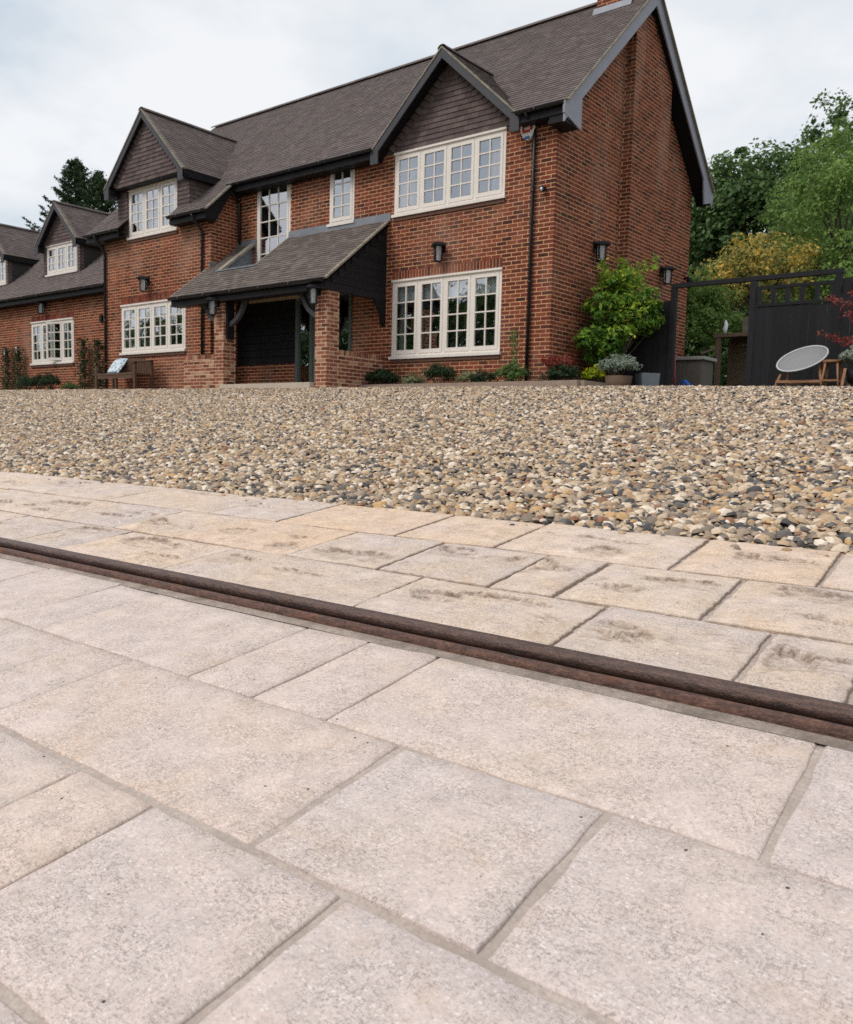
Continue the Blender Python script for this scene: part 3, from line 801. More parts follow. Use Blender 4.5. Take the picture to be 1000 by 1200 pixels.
sc_ = 1/math.sqrt(1+slope*slope); SV = Vector((0, sc_, slope*sc_)); SN = Vector((0, -slope*sc_, sc_))
LV = (RG_Y-E_Y)/sc_
RX0, RX1 = -21.75, -7.74
GC, GZ, GS = -10.49, 7.27, .9          # main gable: centre, apex height, slope of its roof
GH = 1.78
def main_keep(c):
    zg = GZ - GS*abs(c.x-GC)       # below the cross gable roof?
    if abs(c.x-GC) < GH and c.z < zg-.02: return False
    zd = 7.68 - 1.0*abs(c.x+19.07)
    if abs(c.x+19.07) < 1.62 and c.z < zd-.02: return False
    return True
# main roof deck, ridge, tiles
mb = MB()
A = Vector((RX0, E_Y, E_Z)); B = Vector((RX1, E_Y, E_Z)); C = Vector((RX1, RG_Y, RG_Z)); D = Vector((RX0, RG_Y, RG_Z))
GR0 = GC-GH+.02; GR1 = GC+GH-.02
mb.quad(A-SN*.02, Vector((GR0, E_Y, E_Z))-SN*.02, Vector((GR0, RG_Y, RG_Z))-SN*.02, D-SN*.02)
mb.quad(Vector((GR1, E_Y, E_Z))-SN*.02, B-SN*.02, C-SN*.02, Vector((GR1, RG_Y, RG_Z))-SN*.02)
gy = E_Y+.5; mb.quad(Vector((GR0, gy, E_Z+slope*.5))-SN*.02, Vector((GR1, gy, E_Z+slope*.5))-SN*.02, Vector((GR1, RG_Y, RG_Z))-SN*.02, Vector((GR0, RG_Y, RG_Z))-SN*.02)
bs = Vector((0, sc_, -slope*sc_))
mb.quad(C-SN*.02, C+bs*LV, D+bs*LV, D-SN*.02)
roof = mb.build('roof', M_TILE, house)
mb = MB(); tiles(mb, A, (1, 0, 0), SV, SN, RX1-RX0, LV, main_keep); mb.build('roof_tiles', M_TILE, roof, kind='stuff')
def ridge(parent, p0, p1, mat, rad=.11):
    p0, p1 = Vector(p0), Vector(p1); L = (p1-p0).length; n = max(1, int(L/.45)); d = (p1-p0)/n; m_ = MB()
    sd_ = d.normalized().cross(Vector((0, 0, 1))).normalized()
    for k in range(n):
        a = p0+d*k+d*.001; b = p0+d*(k+1)+d*.0; rr = random.random(); pr = None
        for j in range(7):
            t = math.pi*(j/6); o_ = sd_*(math.cos(t)*rad)+Vector((0, 0, math.sin(t)*rad*.75-.05))
            if pr is not None: m_.quad(a+pr, a+o_, b+o_, b+pr, rr)
            pr = o_
    return m_.build('ridge_tiles', mat, parent)
ridge(roof, D+Vector((0, 0, .03)), C+Vector((-.02, 0, .03)), M_TILE)
# gable end bargeboards, verge, soffit
def rakeboard(parent, pa, pb, drop, thick, nrm, mat, name='bargeboard'):
    """vertical board from pa up to pb, hanging down by drop, thickness along nrm"""
    pa, pb = Vector(pa), Vector(pb); m_ = MB(); d = Vector((0, 0, -drop))
    m_.prism([pa, pb, pb+d, pa+d], Vector(nrm)*thick); return m_.build(name, mat, parent)
BX = -7.80
bb = rakeboard(house, (BX, E_Y-.02, E_Z-.03), (BX, RG_Y, RG_Z-.03), .33, .03, (1, 0, 0), M_BARGE)
rakeboard(house, (BX, 2*RG_Y-E_Y+.02, E_Z-.03), (BX, RG_Y, RG_Z-.03), .33, .03, (1, 0, 0), M_BARGE)
# boxed eave ends
mb = MB()
mb.prism([(BX, E_Y-.04, E_Z-.10), (BX, E_Y-.04, E_Z-.22), (BX, YF+.22, E_Z-.36), (BX, YF+.22, E_Z+.2), (BX, E_Y+.02, E_Z-.02)], (.033, 0, 0))
mb.build('box_end', M_BARGE, house); mb = MB()
yb_ = 2*RG_Y
mb.prism([(BX, yb_-(E_Y-.04), E_Z-.10), (BX, yb_-(E_Y+.02), E_Z-.02), (BX, yb_-(YF+.22), E_Z+.2), (BX, yb_-(YF+.12), E_Z-.36), (BX, yb_-(E_Y-.04), E_Z-.22)], (.033, 0, 0))
mb.build('box_end', M_BARGE, house)
mb = MB()
mb.prism([(XC+.004, E_Y+.05, E_Z-.06), (XC+.004, RG_Y, RG_Z-.09), (XC+.004, RG_Y, RG_Z-.29), (XC+.004, E_Y+.05, E_Z-.29)], (BX-XC-.006, 0, 0))
mb.prism([(XC+.004, yb_-E_Y-.05, E_Z-.06), (XC+.004, yb_-E_Y-.05, E_Z-.29), (XC+.004, RG_Y+.002, RG_Z-.29), (XC+.004, RG_Y+.002, RG_Z-.09)], (BX-XC-.006, 0, 0))
mb.box(XC+.003, BX-.003, E_Y+.02, YF+.2, E_Z-.34, E_Z-.28)
mb.build('soffit', M_BLACK, house)
mb = MB(); mb.beam((RX1-.02, E_Y, E_Z-.012), (RX1-.02, RG_Y, RG_Z-.012), .09, .03, up=SN); mb.beam((RX1-.02, 2*RG_Y-E_Y, E_Z-.012), (RX1-.02, RG_Y, RG_Z-.012), .09, .03, up=(0, slope*sc_, sc_))
mb.build('verge', M_VERGE, house)
# eaves: fascia, soffit and gutter
def eaves(parent, x0, x1, ye, ze, ywall, gut=True, brackets=True):
    m_ = MB(); m_.box(x0, x1, ye+.03, ye+.055, ze-.20, ze-.015); m_.box(x0, x1, ye+.055, ywall-.002, ze-.20, ze-.18)
    m_.build('fascia', M_BLACK, parent)
    if gut:
        g_ = MB(); pr = []
        for j in range(9):
            t = math.pi*j/8; pr.append((-math.cos(t)*.056, -math.sin(t)*.056))
        yc, zc2 = ye-.026, ze-.02
        for j in range(8):
            (a, b), (c, d) = pr[j], pr[j+1]
            g_.quad((x0, yc+a, zc2+b), (x1, yc+a, zc2+b), (x1, yc+c, zc2+d), (x0, yc+c, zc2+d))
        for xx in (x0, x1): g_.poly([(xx, yc+a, zc2+b) for a, b in pr])
        xx = x0+.4
        while xx < x1: g_.box(xx-.012, xx+.012, yc-.062, yc+.062, zc2-.064, zc2+.006); xx += .9
        g_.build('gutter', M_BLACKG, parent, True)
eaves(house, XR+.05, GC-GH+.05, E_Y, E_Z, YF)
eaves(house, GC+GH-.05, BX-.01, E_Y, E_Z, YF)
# ------------------------------------------------------------------ cross gable over the upper window
def hung(mb_, plane, n_axis, cx, half_at, z0, z1, chev=True, th=.022, keep=None):
    """courses of hung tiles on a wall; the last tile at each raking end is turned down the rake"""
    k = 0; z = z0
    while z < z1:
        half = half_at(z+.05)
        if half <= 0.02: break
        w = .165; off = (k % 2)*w/2
        a0, a1 = cx-half, cx+half
        e = .17 if (chev and half > .3) else 0
        s = math.floor((a0+e-off)/w)*w+off
        while s < a1-e:
            a, b = max(a0+e, s+.001), min(a1-e, s+w-.001); s += w
            if b-a < .02: continue
            r = random.random(); j = th+random.uniform(0, .004)
            if n_axis == 'y': Q = [(a, plane-j, z), (b, plane-j, z), (b, plane-.004, z+.125), (a, plane-.004, z+.125)]; U = [(a, plane+.004, z), (b, plane+.004, z)]
            mb_.quad(*Q, r); mb_.quad(U[0], U[1], Q[1], Q[0], r)
        if e:
            for sg in (-1, 1):
                xi = cx+sg*(half-e-.002); xo = cx+sg*(half+.02); up = .135
                j = th+.006; r = random.random()
                A_ = (xi, plane-j, z-.002); B_ = (xo, plane-j, z+up); C_ = (xo-sg*.03, plane-.005, z+up+.13); D_ = (xi, plane-.005, z+.15)
                P = [A_, B_, C_, D_] if sg > 0 else [B_, A_, D_, C_]
                mb_.quad(*P, r)
                mb_.quad((A_[0], plane, A_[2]), (B_[0], plane, B_[2]), B_, A_, r) if sg > 0 else mb_.quad((B_[0], plane, B_[2]), (A_[0], plane, A_[2]), A_, B_, r)
        z += .1; k += 1
def gable_front(parent, cx, apex, s, half, ybarge, yface, zface0, ywall, back_y, tile_mat, drop=.20, faceinset=.16):
    """tile-hung gable: face, hung tiles, bargeboards, its two roof planes and a ridge"""
    zf = apex-s*half
    f = MB(); hb = half-.02
    f.poly([(cx-hb, yface+.006, zface0), (cx+hb, yface+.006, zface0), (cx+hb, yface+.006, max(zface0+.01, apex-s*hb-.06)), (cx, yface+.006, apex-.06), (cx-hb, yface+.006, max(zface0+.01, apex-s*hb-.06))])
    g_ = f.build('gable', M_HUNG, parent)
    hm = MB(); hung(hm, yface, 'y', cx, lambda z: min(half-faceinset, (apex-faceinset-z)/s), zface0, apex-.12); hm.build('hung_tiles', M_HUNG, g_, kind='stuff')
    for sg in (-1, 1):
        foot = (cx+sg*half, ybarge, zf); top = (cx, ybarge, apex)
        d = .20
        m_ = MB(); pa, pb = Vector(foot), Vector(top); dv = Vector((0, 0, -d))
        off = Vector((0, 0, -.02))
        m_.prism([pa+off, pb+off, pb+dv, pa+dv], (0, .03, 0))
        # turned foot of the board
        fx = cx+sg*half
        m_.prism([(fx, ybarge-.001, zf-.02), (fx-sg*.20, ybarge-.001, zf-.02+s*.18), (fx-sg*.20, ybarge-.001, zf-d-.06), (fx, ybarge-.001, zf-d-.06)], (0, .032, 0))
        m_.build('bargeboard', M_FASCIA, parent)
        # soffit behind the board
        m_ = MB(); m_.prism([pa+Vector((0, .031, -.05)), pb+Vector((0, .031, -.05)), pb+Vector((0, .031, -.12)), pa+Vector((0, .031, -.12))], (0, yface-ybarge+.03, 0)); m_.build('soffit', M_BLACK, parent)
        m_ = MB(); cs = 1/math.sqrt(1+s*s); nn = Vector((sg*s*cs, 0, cs))
        m_.beam(Vector(foot)+Vector((0, .04, -.003)), Vector(top)+Vector((0, .04, -.003)), .11, .028, up=nn); m_.build('verge', M_VERGE, parent)
        # roof plane
        P0 = Vector((cx+sg*half, ybarge, zf)); U = Vector((0, 1, 0)); V = Vector((-sg*cs, 0, s*cs)); Lu = back_y-ybarge; Lv_ = half/cs
        rm_ = MB(); q = [P0, P0+U*Lu, P0+U*Lu+V*Lv_, P0+V*Lv_]; q = [p-nn*.02 for p in q]
        rm_.quad(*(q if sg > 0 else q[::-1])); ro = rm_.build('roof', tile_mat, parent)
        tm = MB()
        def keep(c): return c.z > E_Z + slope*(c.y-E_Y) - .10
        if sg > 0: tiles(tm, P0, U, V, nn, Lu, Lv_, keep)
        else: tiles(tm, P0+U*Lu, -U, V, nn, Lu, Lv_, keep)
        tm.build('roof_tiles', tile_mat, ro, kind='stuff')
    ridge(parent, (cx, ybarge-.01, apex+.02), (cx, back_y, apex+.02), tile_mat, .10)
gable_front(house, GC, GZ, GS, GH, 13.28, YF-.012, 5.655, YF, 15.1, M_TILE)
# ------------------------------------------------------------------ left wing: catslide eaves and dormer
WE_Y, WE_Z = 12.50, E_Z - slope*(E_Y-12.50)
DC, DHW = -19.10, 1.50
mb = MB(); LVW = (E_Y-WE_Y)/sc_
wx0, wx1 = -21.72, -16.62
for (a, b) in ((wx0, DC-DHW), (DC+DHW, wx1)):
    P0 = Vector((a, WE_Y, WE_Z)); mb.quad(P0-SN*.02, P0+Vector((b-a, 0, 0))-SN*.02, P0+Vector((b-a, 0, 0))+SV*LVW-SN*.02, P0+SV*LVW-SN*.02)
wroof = mb.build('roof', M_TILE, house)
mb = MB()
for (a, b) in ((wx0, DC-DHW+.45), (DC+DHW-.45, wx1)):
    tiles(mb, (a, WE_Y, WE_Z), (1, 0, 0), SV, SN, b-a, LVW+.02)
mb.build('roof_tiles', M_TILE, wroof, kind='stuff')
mb = MB(); mb.beam((wx1, WE_Y, WE_Z-.01), (wx1, E_Y, E_Z-.01), .08, .035, up=SN); mb.build('verge', M_VERGE, house)
mb = MB(); mb.prism([(XR+.01, WE_Y+.04, WE_Z-.03), (XR+.01, E_Y, E_Z-.05), (XR+.01, E_Y, E_Z-.2), (XR+.01, YW, WE_Z-.26), (XR+.01, WE_Y+.04, WE_Z-.2)], (.15, 0, 0)); mb.build('box_end', M_BLACK, house)
eaves(house, wx0, DC-DHW+.38, WE_Y, WE_Z, YW)
eaves(house, DC+DHW-.42, wx1-.03, WE_Y, WE_Z, YW)
# dormer walls hung with tiles
mb = MB(); x0, x1 = DC-DHW, DC+DHW
hm = MB()
mb.quad((x0, YW-.004, 4.86), (W_WU[0], YW-.004, 4.86), (W_WU[0], YW-.004, 6.2), (x0, YW-.004, 6.2))
mb.quad((W_WU[1], YW-.004, 4.86), (x1, YW-.004, 4.86), (x1, YW-.004, 6.2), (W_WU[1], YW-.004, 6.2))
mb.quad((x1, YW-.004, 4.86), (x1, 14.4, 4.86), (x1, 14.4, 6.25), (x1, YW-.004, 6.25))
mb.quad((x0, 14.4, 4.86), (x0, YW-.004, 4.86), (x0, YW-.004, 6.25), (x0, 14.4, 6.25))
mb.quad((W_WU[0], YW-.002, 5.97), (W_WU[1], YW-.002, 5.97), (W_WU[1], YW-.002, 6.2), (W_WU[0], YW-.002, 6.2))
dorm = mb.build('dormer', M_HUNG, house)
tiles(hm, (x0-.02, YW-.012, 4.95), (1, 0, 0), (0, 0, 1), (0, -1, 0), W_WU[0]-x0, 1.1, th=.022)
tiles(hm, (W_WU[1]+.02, YW-.012, 4.95), (1, 0, 0), (0, 0, 1), (0, -1, 0), x1-W_WU[1]-.0, 1.1, th=.022)
tiles(hm, (x1+.008, YW-.03, 4.95), (0, 1, 0), (0, 0, 1), (1, 0, 0), 1.5, 1.2, lambda c: c.z > E_Z+slope*(c.y-E_Y)-.1, th=.022)
hm.build('hung_tiles', M_HUNG, dorm, kind='stuff')
gable_front(house, -19.07, 7.68, 1.0, 1.66, 12.46, 12.60, 6.02, YW, 15.4, M_TILE)
mb = MB(); mb.box(-20.62, -17.52, 12.60, YW-.01, 5.985, 6.06); mb.build('soffit', M_BLACK, house)
for sg in (-1, 1):
    mb = MB(); xx = -19.07+sg*1.64; mb.box(min(xx, xx-sg*.22), max(xx, xx-sg*.22), 12.50, 13.9, 5.86, 6.0); mb.build('fascia', M_BLACK, house)

# chimney
mb = MB(); bl = []
cx0, cx1, cy0, cy1 = -8.88, -8.16, 16.26, 17.1
bk = MB(); brick_wall('x', cy0, -1, cx0, cx1, 8.1, 10.2, [], None, bk, bl); brick_wall('y', cx1, 1, cy0, cy1, 8.1, 10.2, [], None, bk, bl)
bk.quad((cx0, cy1, 8.1), (cx0, cy0, 8.1), (cx0, cy0, 10.2), (cx0, cy1, 10.2)); bk.quad((cx0, cy0, 10.2), (cx1, cy0, 10.2), (cx1, cy1, 10.2), (cx0, cy1, 10.2))
chim = bk.build('chimney', M_MORTAR, house); flush_bricks(bl, chim, M_BRICK, 0)
mb.prism([(cx0-.06, cy0-.07, E_Z+slope*(cy0-.07-E_Y)+.02), (cx1+.06, cy0-.07, E_Z+slope*(cy0-.07-E_Y)+.02), (cx1+.06, cy0-.01, E_Z+slope*(cy0-E_Y)+.10), (cx0-.06, cy0-.01, E_Z+slope*(cy0-E_Y)+.10)], (0, -.005, .006))
mb.build('flashing', M_LEAD, chim)

# ------------------------------------------------------------------ porch
PY = 11.96
porch = MB(); bl = []
bk = MB()
def pillar(xa, xb, nind):
    bk, bl = MB(), []
    brick_wall('x', PY, -1, xa, xb, .45, 2.88, [], None, bk, bl); brick_wall('y', xb, 1, PY, PY+.32, .45, 2.88, [], None, bk, bl)
    bk.quad((xa, PY+.32, .45), (xa, PY, .45), (xa, PY, 2.88), (xa, PY+.32, 2.88)); bk.quad((xb, PY+.32, .45), (xa, PY+.32, .45), (xa, PY+.32, 2.88), (xb, PY+.32, 2.88))
    o = bk.build('pillar', M_MORTAR_P, house); flush_bricks(bl, o, M_BRICK_P, nind); return o
pillar(-12.43, -12.10, 60); pillar(-15.58, -15.25, 0)
def dwarf(axis, pl, nrm, a, b, other, zt, nind):
    bk, bl = MB(), []
    brick_wall(axis, pl, nrm, a, b, .45, zt-.105, [], None, bk, bl)
    soldiers(axis, pl, nrm, a, b, zt-.105, zt, bl)
    if axis == 'x':
        bk.quad((a, pl+.007, zt-.105), (b, pl+.007, zt-.105), (b, pl+.007, zt-.004), (a, pl+.007, zt-.004)); bk.box(a, b, pl+.013, pl+.215, .45, zt-.004)
    else:
        bk.quad((pl-.007, a, zt-.105), (pl-.007, b, zt-.105), (pl-.007, b, zt-.004), (pl-.007, a, zt-.004)); bk.box(pl-.215, pl-.013, a, b, .45, zt-.004)
    o = bk.build('dwarf_wall', M_MORTAR_P, house); flush_bricks(bl, o, M_BRICK_P, nind); return o
dwarf('x', PY+.002, -1, -16.66, -15.585, 0, 1.64, 0)
dwarf('y', -12.103, 1, PY+.325, YF-.01, 0, 1.62, 30)
# porch roof: right part full height, a low strip under the stair window, a strip by the wing
PE_Y, PE_Z, PT_Z = 11.80, 2.93, 4.36
ps = (PT_Z-PE_Z)/(YF-PE_Y); pc = 1/math.sqrt(1+ps*ps); PV = Vector((0, pc, ps*pc)); PN = Vector((0, -ps*pc, pc))
PX0, PX1, PXM, PXS = -16.98, -12.02, -15.0, -16.30
cutY = 12.62; LP = (YF-PE_Y)/pc; LC = (cutY-PE_Y)/pc
tm = MB(); rm = MB()
def ppt(x, v): return Vector((x, PE_Y, PE_Z)) + PV*v
def porch_keep(c):
    if c.x < XR-.0 and c.y > YW-.05: return False
    if PXS < c.x < PXM and c.y > cutY: return False
    return True
for (xa, xb, L_) in ((PXM, PX1, LP), (PXS, PXM, LC), (XR, PXS, LP), (PX0, XR, (YW-PE_Y)/pc)):
    rm.quad(ppt(xa, 0)-PN*.02, ppt(xb, 0)-PN*.02, ppt(xb, L_)-PN*.02, ppt(xa, L_)-PN*.02)
    rm.quad(ppt(xa, L_)-PN*.07, ppt(xb, L_)-PN*.07, ppt(xb, 0)-PN*.07, ppt(xa, 0)-PN*.07)
proof = rm.build('porch_roof', M_BLACK, house)
tiles(tm, ppt(PX0, 0), (1, 0, 0), PV, PN, PX1-PX0, LP-.02, porch_keep); tm.build('roof_tiles', M_PTILE, proof, kind='stuff')
m_ = MB(); m_.beam(ppt(PX1, 0)-PN*.005, ppt(PX1, LP)-PN*.005, .09, .035, up=PN); m_.beam(ppt(PX0, 0)-PN*.005, ppt(PX0, (YW-PE_Y)/pc)-PN*.005, .06, .03, up=PN)
m_.beam(ppt(PXM-.0, LC)+PN*.004, ppt(PXM, LP)+PN*.004, .05, .045, up=PN); m_.beam(ppt(PXS+.06, LC)+PN*.012, ppt(PXS+.06, LP-.05)+PN*.012, .16, .05, up=PN)
m_.build('verge', M_VERGE, proof)
m_ = MB(); wz = PE_Z+ps*(cutY-PE_Y)
m_.quad((PXS, cutY, wz-.02), (PXM, cutY, wz-.02), (PXM, YF-.01, wz+.06), (PXS, YF-.01, wz+.06))
m_.poly([(PXM+.002, cutY, wz), (PXM+.002, YF-.01, wz), (PXM+.002, YF-.01, PT_Z-.02)]); m_.poly([(PXS+.02, cutY, wz), (PXS+.02, YF-.01, PT_Z-.02), (PXS+.02, YF-.01, wz)])
m_.box(PXS-.02, PXM+.04, cutY-.06, cutY+.02, wz-.012, wz+.022)
m_.box(PXM-.0, PX1+.06, YF-.035, YF-.008, PT_Z-.05, PT_Z+.13); m_.box(XR, PXS+.15, YF-.03, YF-.008, PT_Z-.1, PT_Z+.10)
m_.box(XR+.006, XR+.02, YW-.04, YF-.03, PE_Z+ps*(YW-PE_Y)-.04, PE_Z+ps*(YW-PE_Y)+.16)
m_.build('lead_flashing', M_LEAD, proof)
eaves(house, PX0+.02, PX1-.06, PE_Y, PE_Z, PE_Y+.3)
# boarded cheek on the right side, beam, braces
chk = MB(); chk.poly([(PX1-.06, PE_Y+.05, PE_Z-.2), (PX1-.06, YF-.02, PE_Z-.12), (PX1-.06, YF-.02, PT_Z-.07), (PX1-.06, PE_Y+.05, PE_Z-.03)])
cheek = chk.build('cheek', M_BLACK, house)
k = 0; z = PE_Z-.2
while z < PT_Z-.15:
    ya = max(PE_Y+.05, PE_Y+(z+.14+.1-PE_Z)/ps)
    m_ = MB(); m_.prism([(PX1-.06, ya, z), (PX1-.06, YF-.02, z), (PX1-.06, YF-.02, z+.14), (PX1-.06, ya, z+.14)], (.022, 0, 0))
    m_.build('board', M_BOARD, cheek); z += .145
m_ = MB(); m_.box(PX0+.1, PX1-.08, PY+.04, PY+.24, 2.74, 2.88) if False else m_.box(-15.25, -12.43, PY+.05, PY+.25, 2.76, 2.90); m_.box(-16.8, -15.58, PY+.05, PY+.25, 2.76, 2.90)
m_.box(-12.30, -12.10, PY+.32, YF-.01, 2.76, 2.90); m_.build('beam', M_BLACK, house)
def brace(xa, za, xb, zb, bow):
    m_ = MB(); pts = []
    for i in range(9):
        t = i/8; x = xa+(xb-xa)*t; z_ = za+(zb-za)*t; pts.append(Vector((x + bow[0]*math.sin(math.pi*t), PY+.15, z_+bow[1]*math.sin(math.pi*t))))
    for a, b in zip(pts[:-1], pts[1:]): m_.beam(a, b, .09, .085, up=(0, 1, 0))
    m_.build('brace', M_FASCIA, house)
brace(-15.22, 2.25, -14.72, 2.76, (.06, -.07)); brace(-15.62, 2.35, -16.05, 2.76, (-.06, -.06)); brace(-12.46, 2.25, -12.96, 2.76, (-.06, -.07))
m_ = MB(); m_.box(-15.26, -15.19, PY+.06, PY+.24, 1.95, 2.76); m_.build('post', M_BLACK, house)
m_ = MB(); m_.prism([(-12.15, YF-.40, 2.80), (-12.15, YF-.01, 2.80), (-12.15, YF-.01, 2.20), (-12.15, YF-.08, 2.25), (-12.15, YF-.13, 2.5)], (.09, 0, 0)); m_.build('bracket', M_BLACK, house)
# boarding and entrance inside the porch
bd = MB(); bd.box(BOARD_OP[0]+.01, BOARD_OP[1], YF+.02, YF+.04, BOARD_OP[2], BOARD_OP[3]); bd_o = bd.build('boarding', M_BLACK, house)
z = BOARD_OP[2]
while z < BOARD_OP[3]-.05:
    m_ = MB(); m_.prism([(BOARD_OP[0]+.012, YF-.022, z), (BOARD_OP[0]+.012, YF-.004, z+.16), (BOARD_OP[0]+.012, YF+.02, z+.16), (BOARD_OP[0]+.012, YF+.02, z)], (BOARD_OP[1]-BOARD_OP[0]-.03, 0, 0)); m_.build('board', M_BOARD, bd_o); z += .168
m_ = MB(); m_.box(-16.3, -14.62, YF-.09, YF-.03, 2.985, 3.045); m_.build('batten', m_plain('pale timber batten', (.50, .38, .25), .6), house)
m_ = MB(); m_.quad((-16.8, PY+.1, 3.06), (-12.1, PY+.1, 3.06), (-12.1, YF, 3.07), (-16.8, YF, 3.07)); m_.build('porch_ceiling', M_BLACK, house)
dr = MB()
x0, x1, z0, z1 = D_OP[0], D_OP[1], D_OP[2], D_OP[3]
for (a, b) in ((x0, x0+.085), (x0+.46, x0+.56), (x1-.53, x1-.43), (x1-.08, x1)): dr.box(a, b, YF-.03, YF+.06, z0, z1)
dr.box(x0+.085, x1-.08, YF-.03, YF+.06, z1-.09, z1); dr.box(x0+.085, x1-.08, YF-.028, YF+.06, z0, z0+.10)
door = dr.build('door', M_GREYG, house)
m_ = MB(); m_.box(x0+.56, x1-.53, YF-.012, YF+.04, z0+.1, z1-.09); m_.build('door_leaf', M_GREYG, door)
m_ = MB(); m_.box(x1-.62, x1-.55, YF-.03, YF-.012, z0+.4, z1-.2); m_.build('pull_handle', M_BLACK, door)
for (a, b) in ((x0+.085, x0+.46), (x1-.43, x1-.08)):
    m_ = MB(); m_.quad((a, YF+.02, z0+.1), (b, YF+.02, z0+.1), (b, YF+.02, z1-.09), (a, YF+.02, z1-.09)); m_.build('pane', M_GLASS, door)
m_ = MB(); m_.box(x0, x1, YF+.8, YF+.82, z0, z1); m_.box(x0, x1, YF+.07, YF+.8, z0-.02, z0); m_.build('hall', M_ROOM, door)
M_STEP = m_plain('pale stone step', (.50, .42, .34), .85, .1, 10)
m_ = MB(); m_.box(-15.24, -12.44, PY-.12, YF-.1, .55, .965); m_.build('step', M_STEP, house, bevel=.008)

# downpipes
def pipe(parent, x, y, z0, z1, ytop=None, ztop=None):
    m_ = MB(); pts = [(x, y, z0), (x, y, z1)]
    if ytop is not None: pts += [(x, y-.02, z1+.03), (x, ytop+.04, ztop-.11), (x, ytop, ztop-.07), (x, ytop, ztop-.02)]
    m_.tube(pts, .034, 10)
    z = z0+.6
    while z < z1: m_.tube([(x, y, z-.02), (x, y, z+.02)], .043, 10); z += 1.6
    m_.build('downpipe', M_BLACKG, parent, True)
pipe(house, -8.555, YF-.05, .6, 5.555, E_Y-.026, E_Z-.02)
pipe(house, XR+.12, YF-.06, 4.40, 5.35, E_Y-.026, E_Z-.05)
pipe(house, -17.08, YW-.05, .6, 4.60, WE_Y-.026, WE_Z-.05)
pipe(house, -21.22, YW-.05, .6, 4.55, WE_Y-.026, WE_Z-.05)

# ------------------------------------------------------------------ garage range on the left
gar = thing('garage_range', 'low brick range with tiled dormers joined to the left end of the house', 'building', (-27, 14, .8))
GE_Y, GE_Z = 13.27, 3.93
GWIN = (-26.84, -24.34, 1.90, 3.16)
GX0 = -36.0
bk, bl = MB(), []
brick_wall('x', YF, -1, GX0, XL, ZB, 3.80, [GWIN, (GWIN[0], GWIN[1], 3.16, 3.36)], None, bk, bl); soldiers('x', YF, -1, GWIN[0], GWIN[1], 3.16, 3.37, bl)
bk.quad((GWIN[0], YF+.007, 3.15), (GWIN[1], YF+.007, 3.15), (GWIN[1], YF+.007, 3.37), (GWIN[0], YF+.007, 3.37))
gw = bk.build('wall', M_MORTAR, gar); flush_bricks(bl, gw, M_BRICK, 0)
window(gar, YF, *GWIN, 4, openlight=2)
GRZ = GE_Z + slope*(15.9-GE_Y)
mb = MB(); P0 = Vector((GX0, GE_Y, GE_Z)); LG = (15.9-GE_Y)/sc_
mb.quad(P0-SN*.02, P0+Vector((XL-GX0, 0, 0))-SN*.02, P0+Vector((XL-GX0, 0, 0))+SV*LG-SN*.02, P0+SV*LG-SN*.02)
q1 = P0+SV*LG-SN*.02; q2 = q1+Vector((XL-GX0, 0, 0)); mb.quad(q1, q2, q2+Vector((0, 2.6, -2.5)), q1+Vector((0, 2.6, -2.5)))
groof = mb.build('roof', M_TILE, gar)
DXC, DSP = -25.62, 4.46
mb = MB()
def gkeep(c):
    for d in (DXC, DXC-DSP):
        if abs(c.x-d) < 1.25 and c.z < 6.68-.98*abs(c.x-d)-.02 and c.y > 14.0: return False
    return True
tiles(mb, P0, (1, 0, 0), SV, SN, XL-GX0, LG, gkeep); mb.build('roof_tiles', M_TILE, groof, kind='stuff')
eaves(gar, GX0, XL-.02, GE_Y, GE_Z, YF, gut=True)
ESAVE = (E_Y, E_Z)
E_Y, E_Z = GE_Y, GE_Z
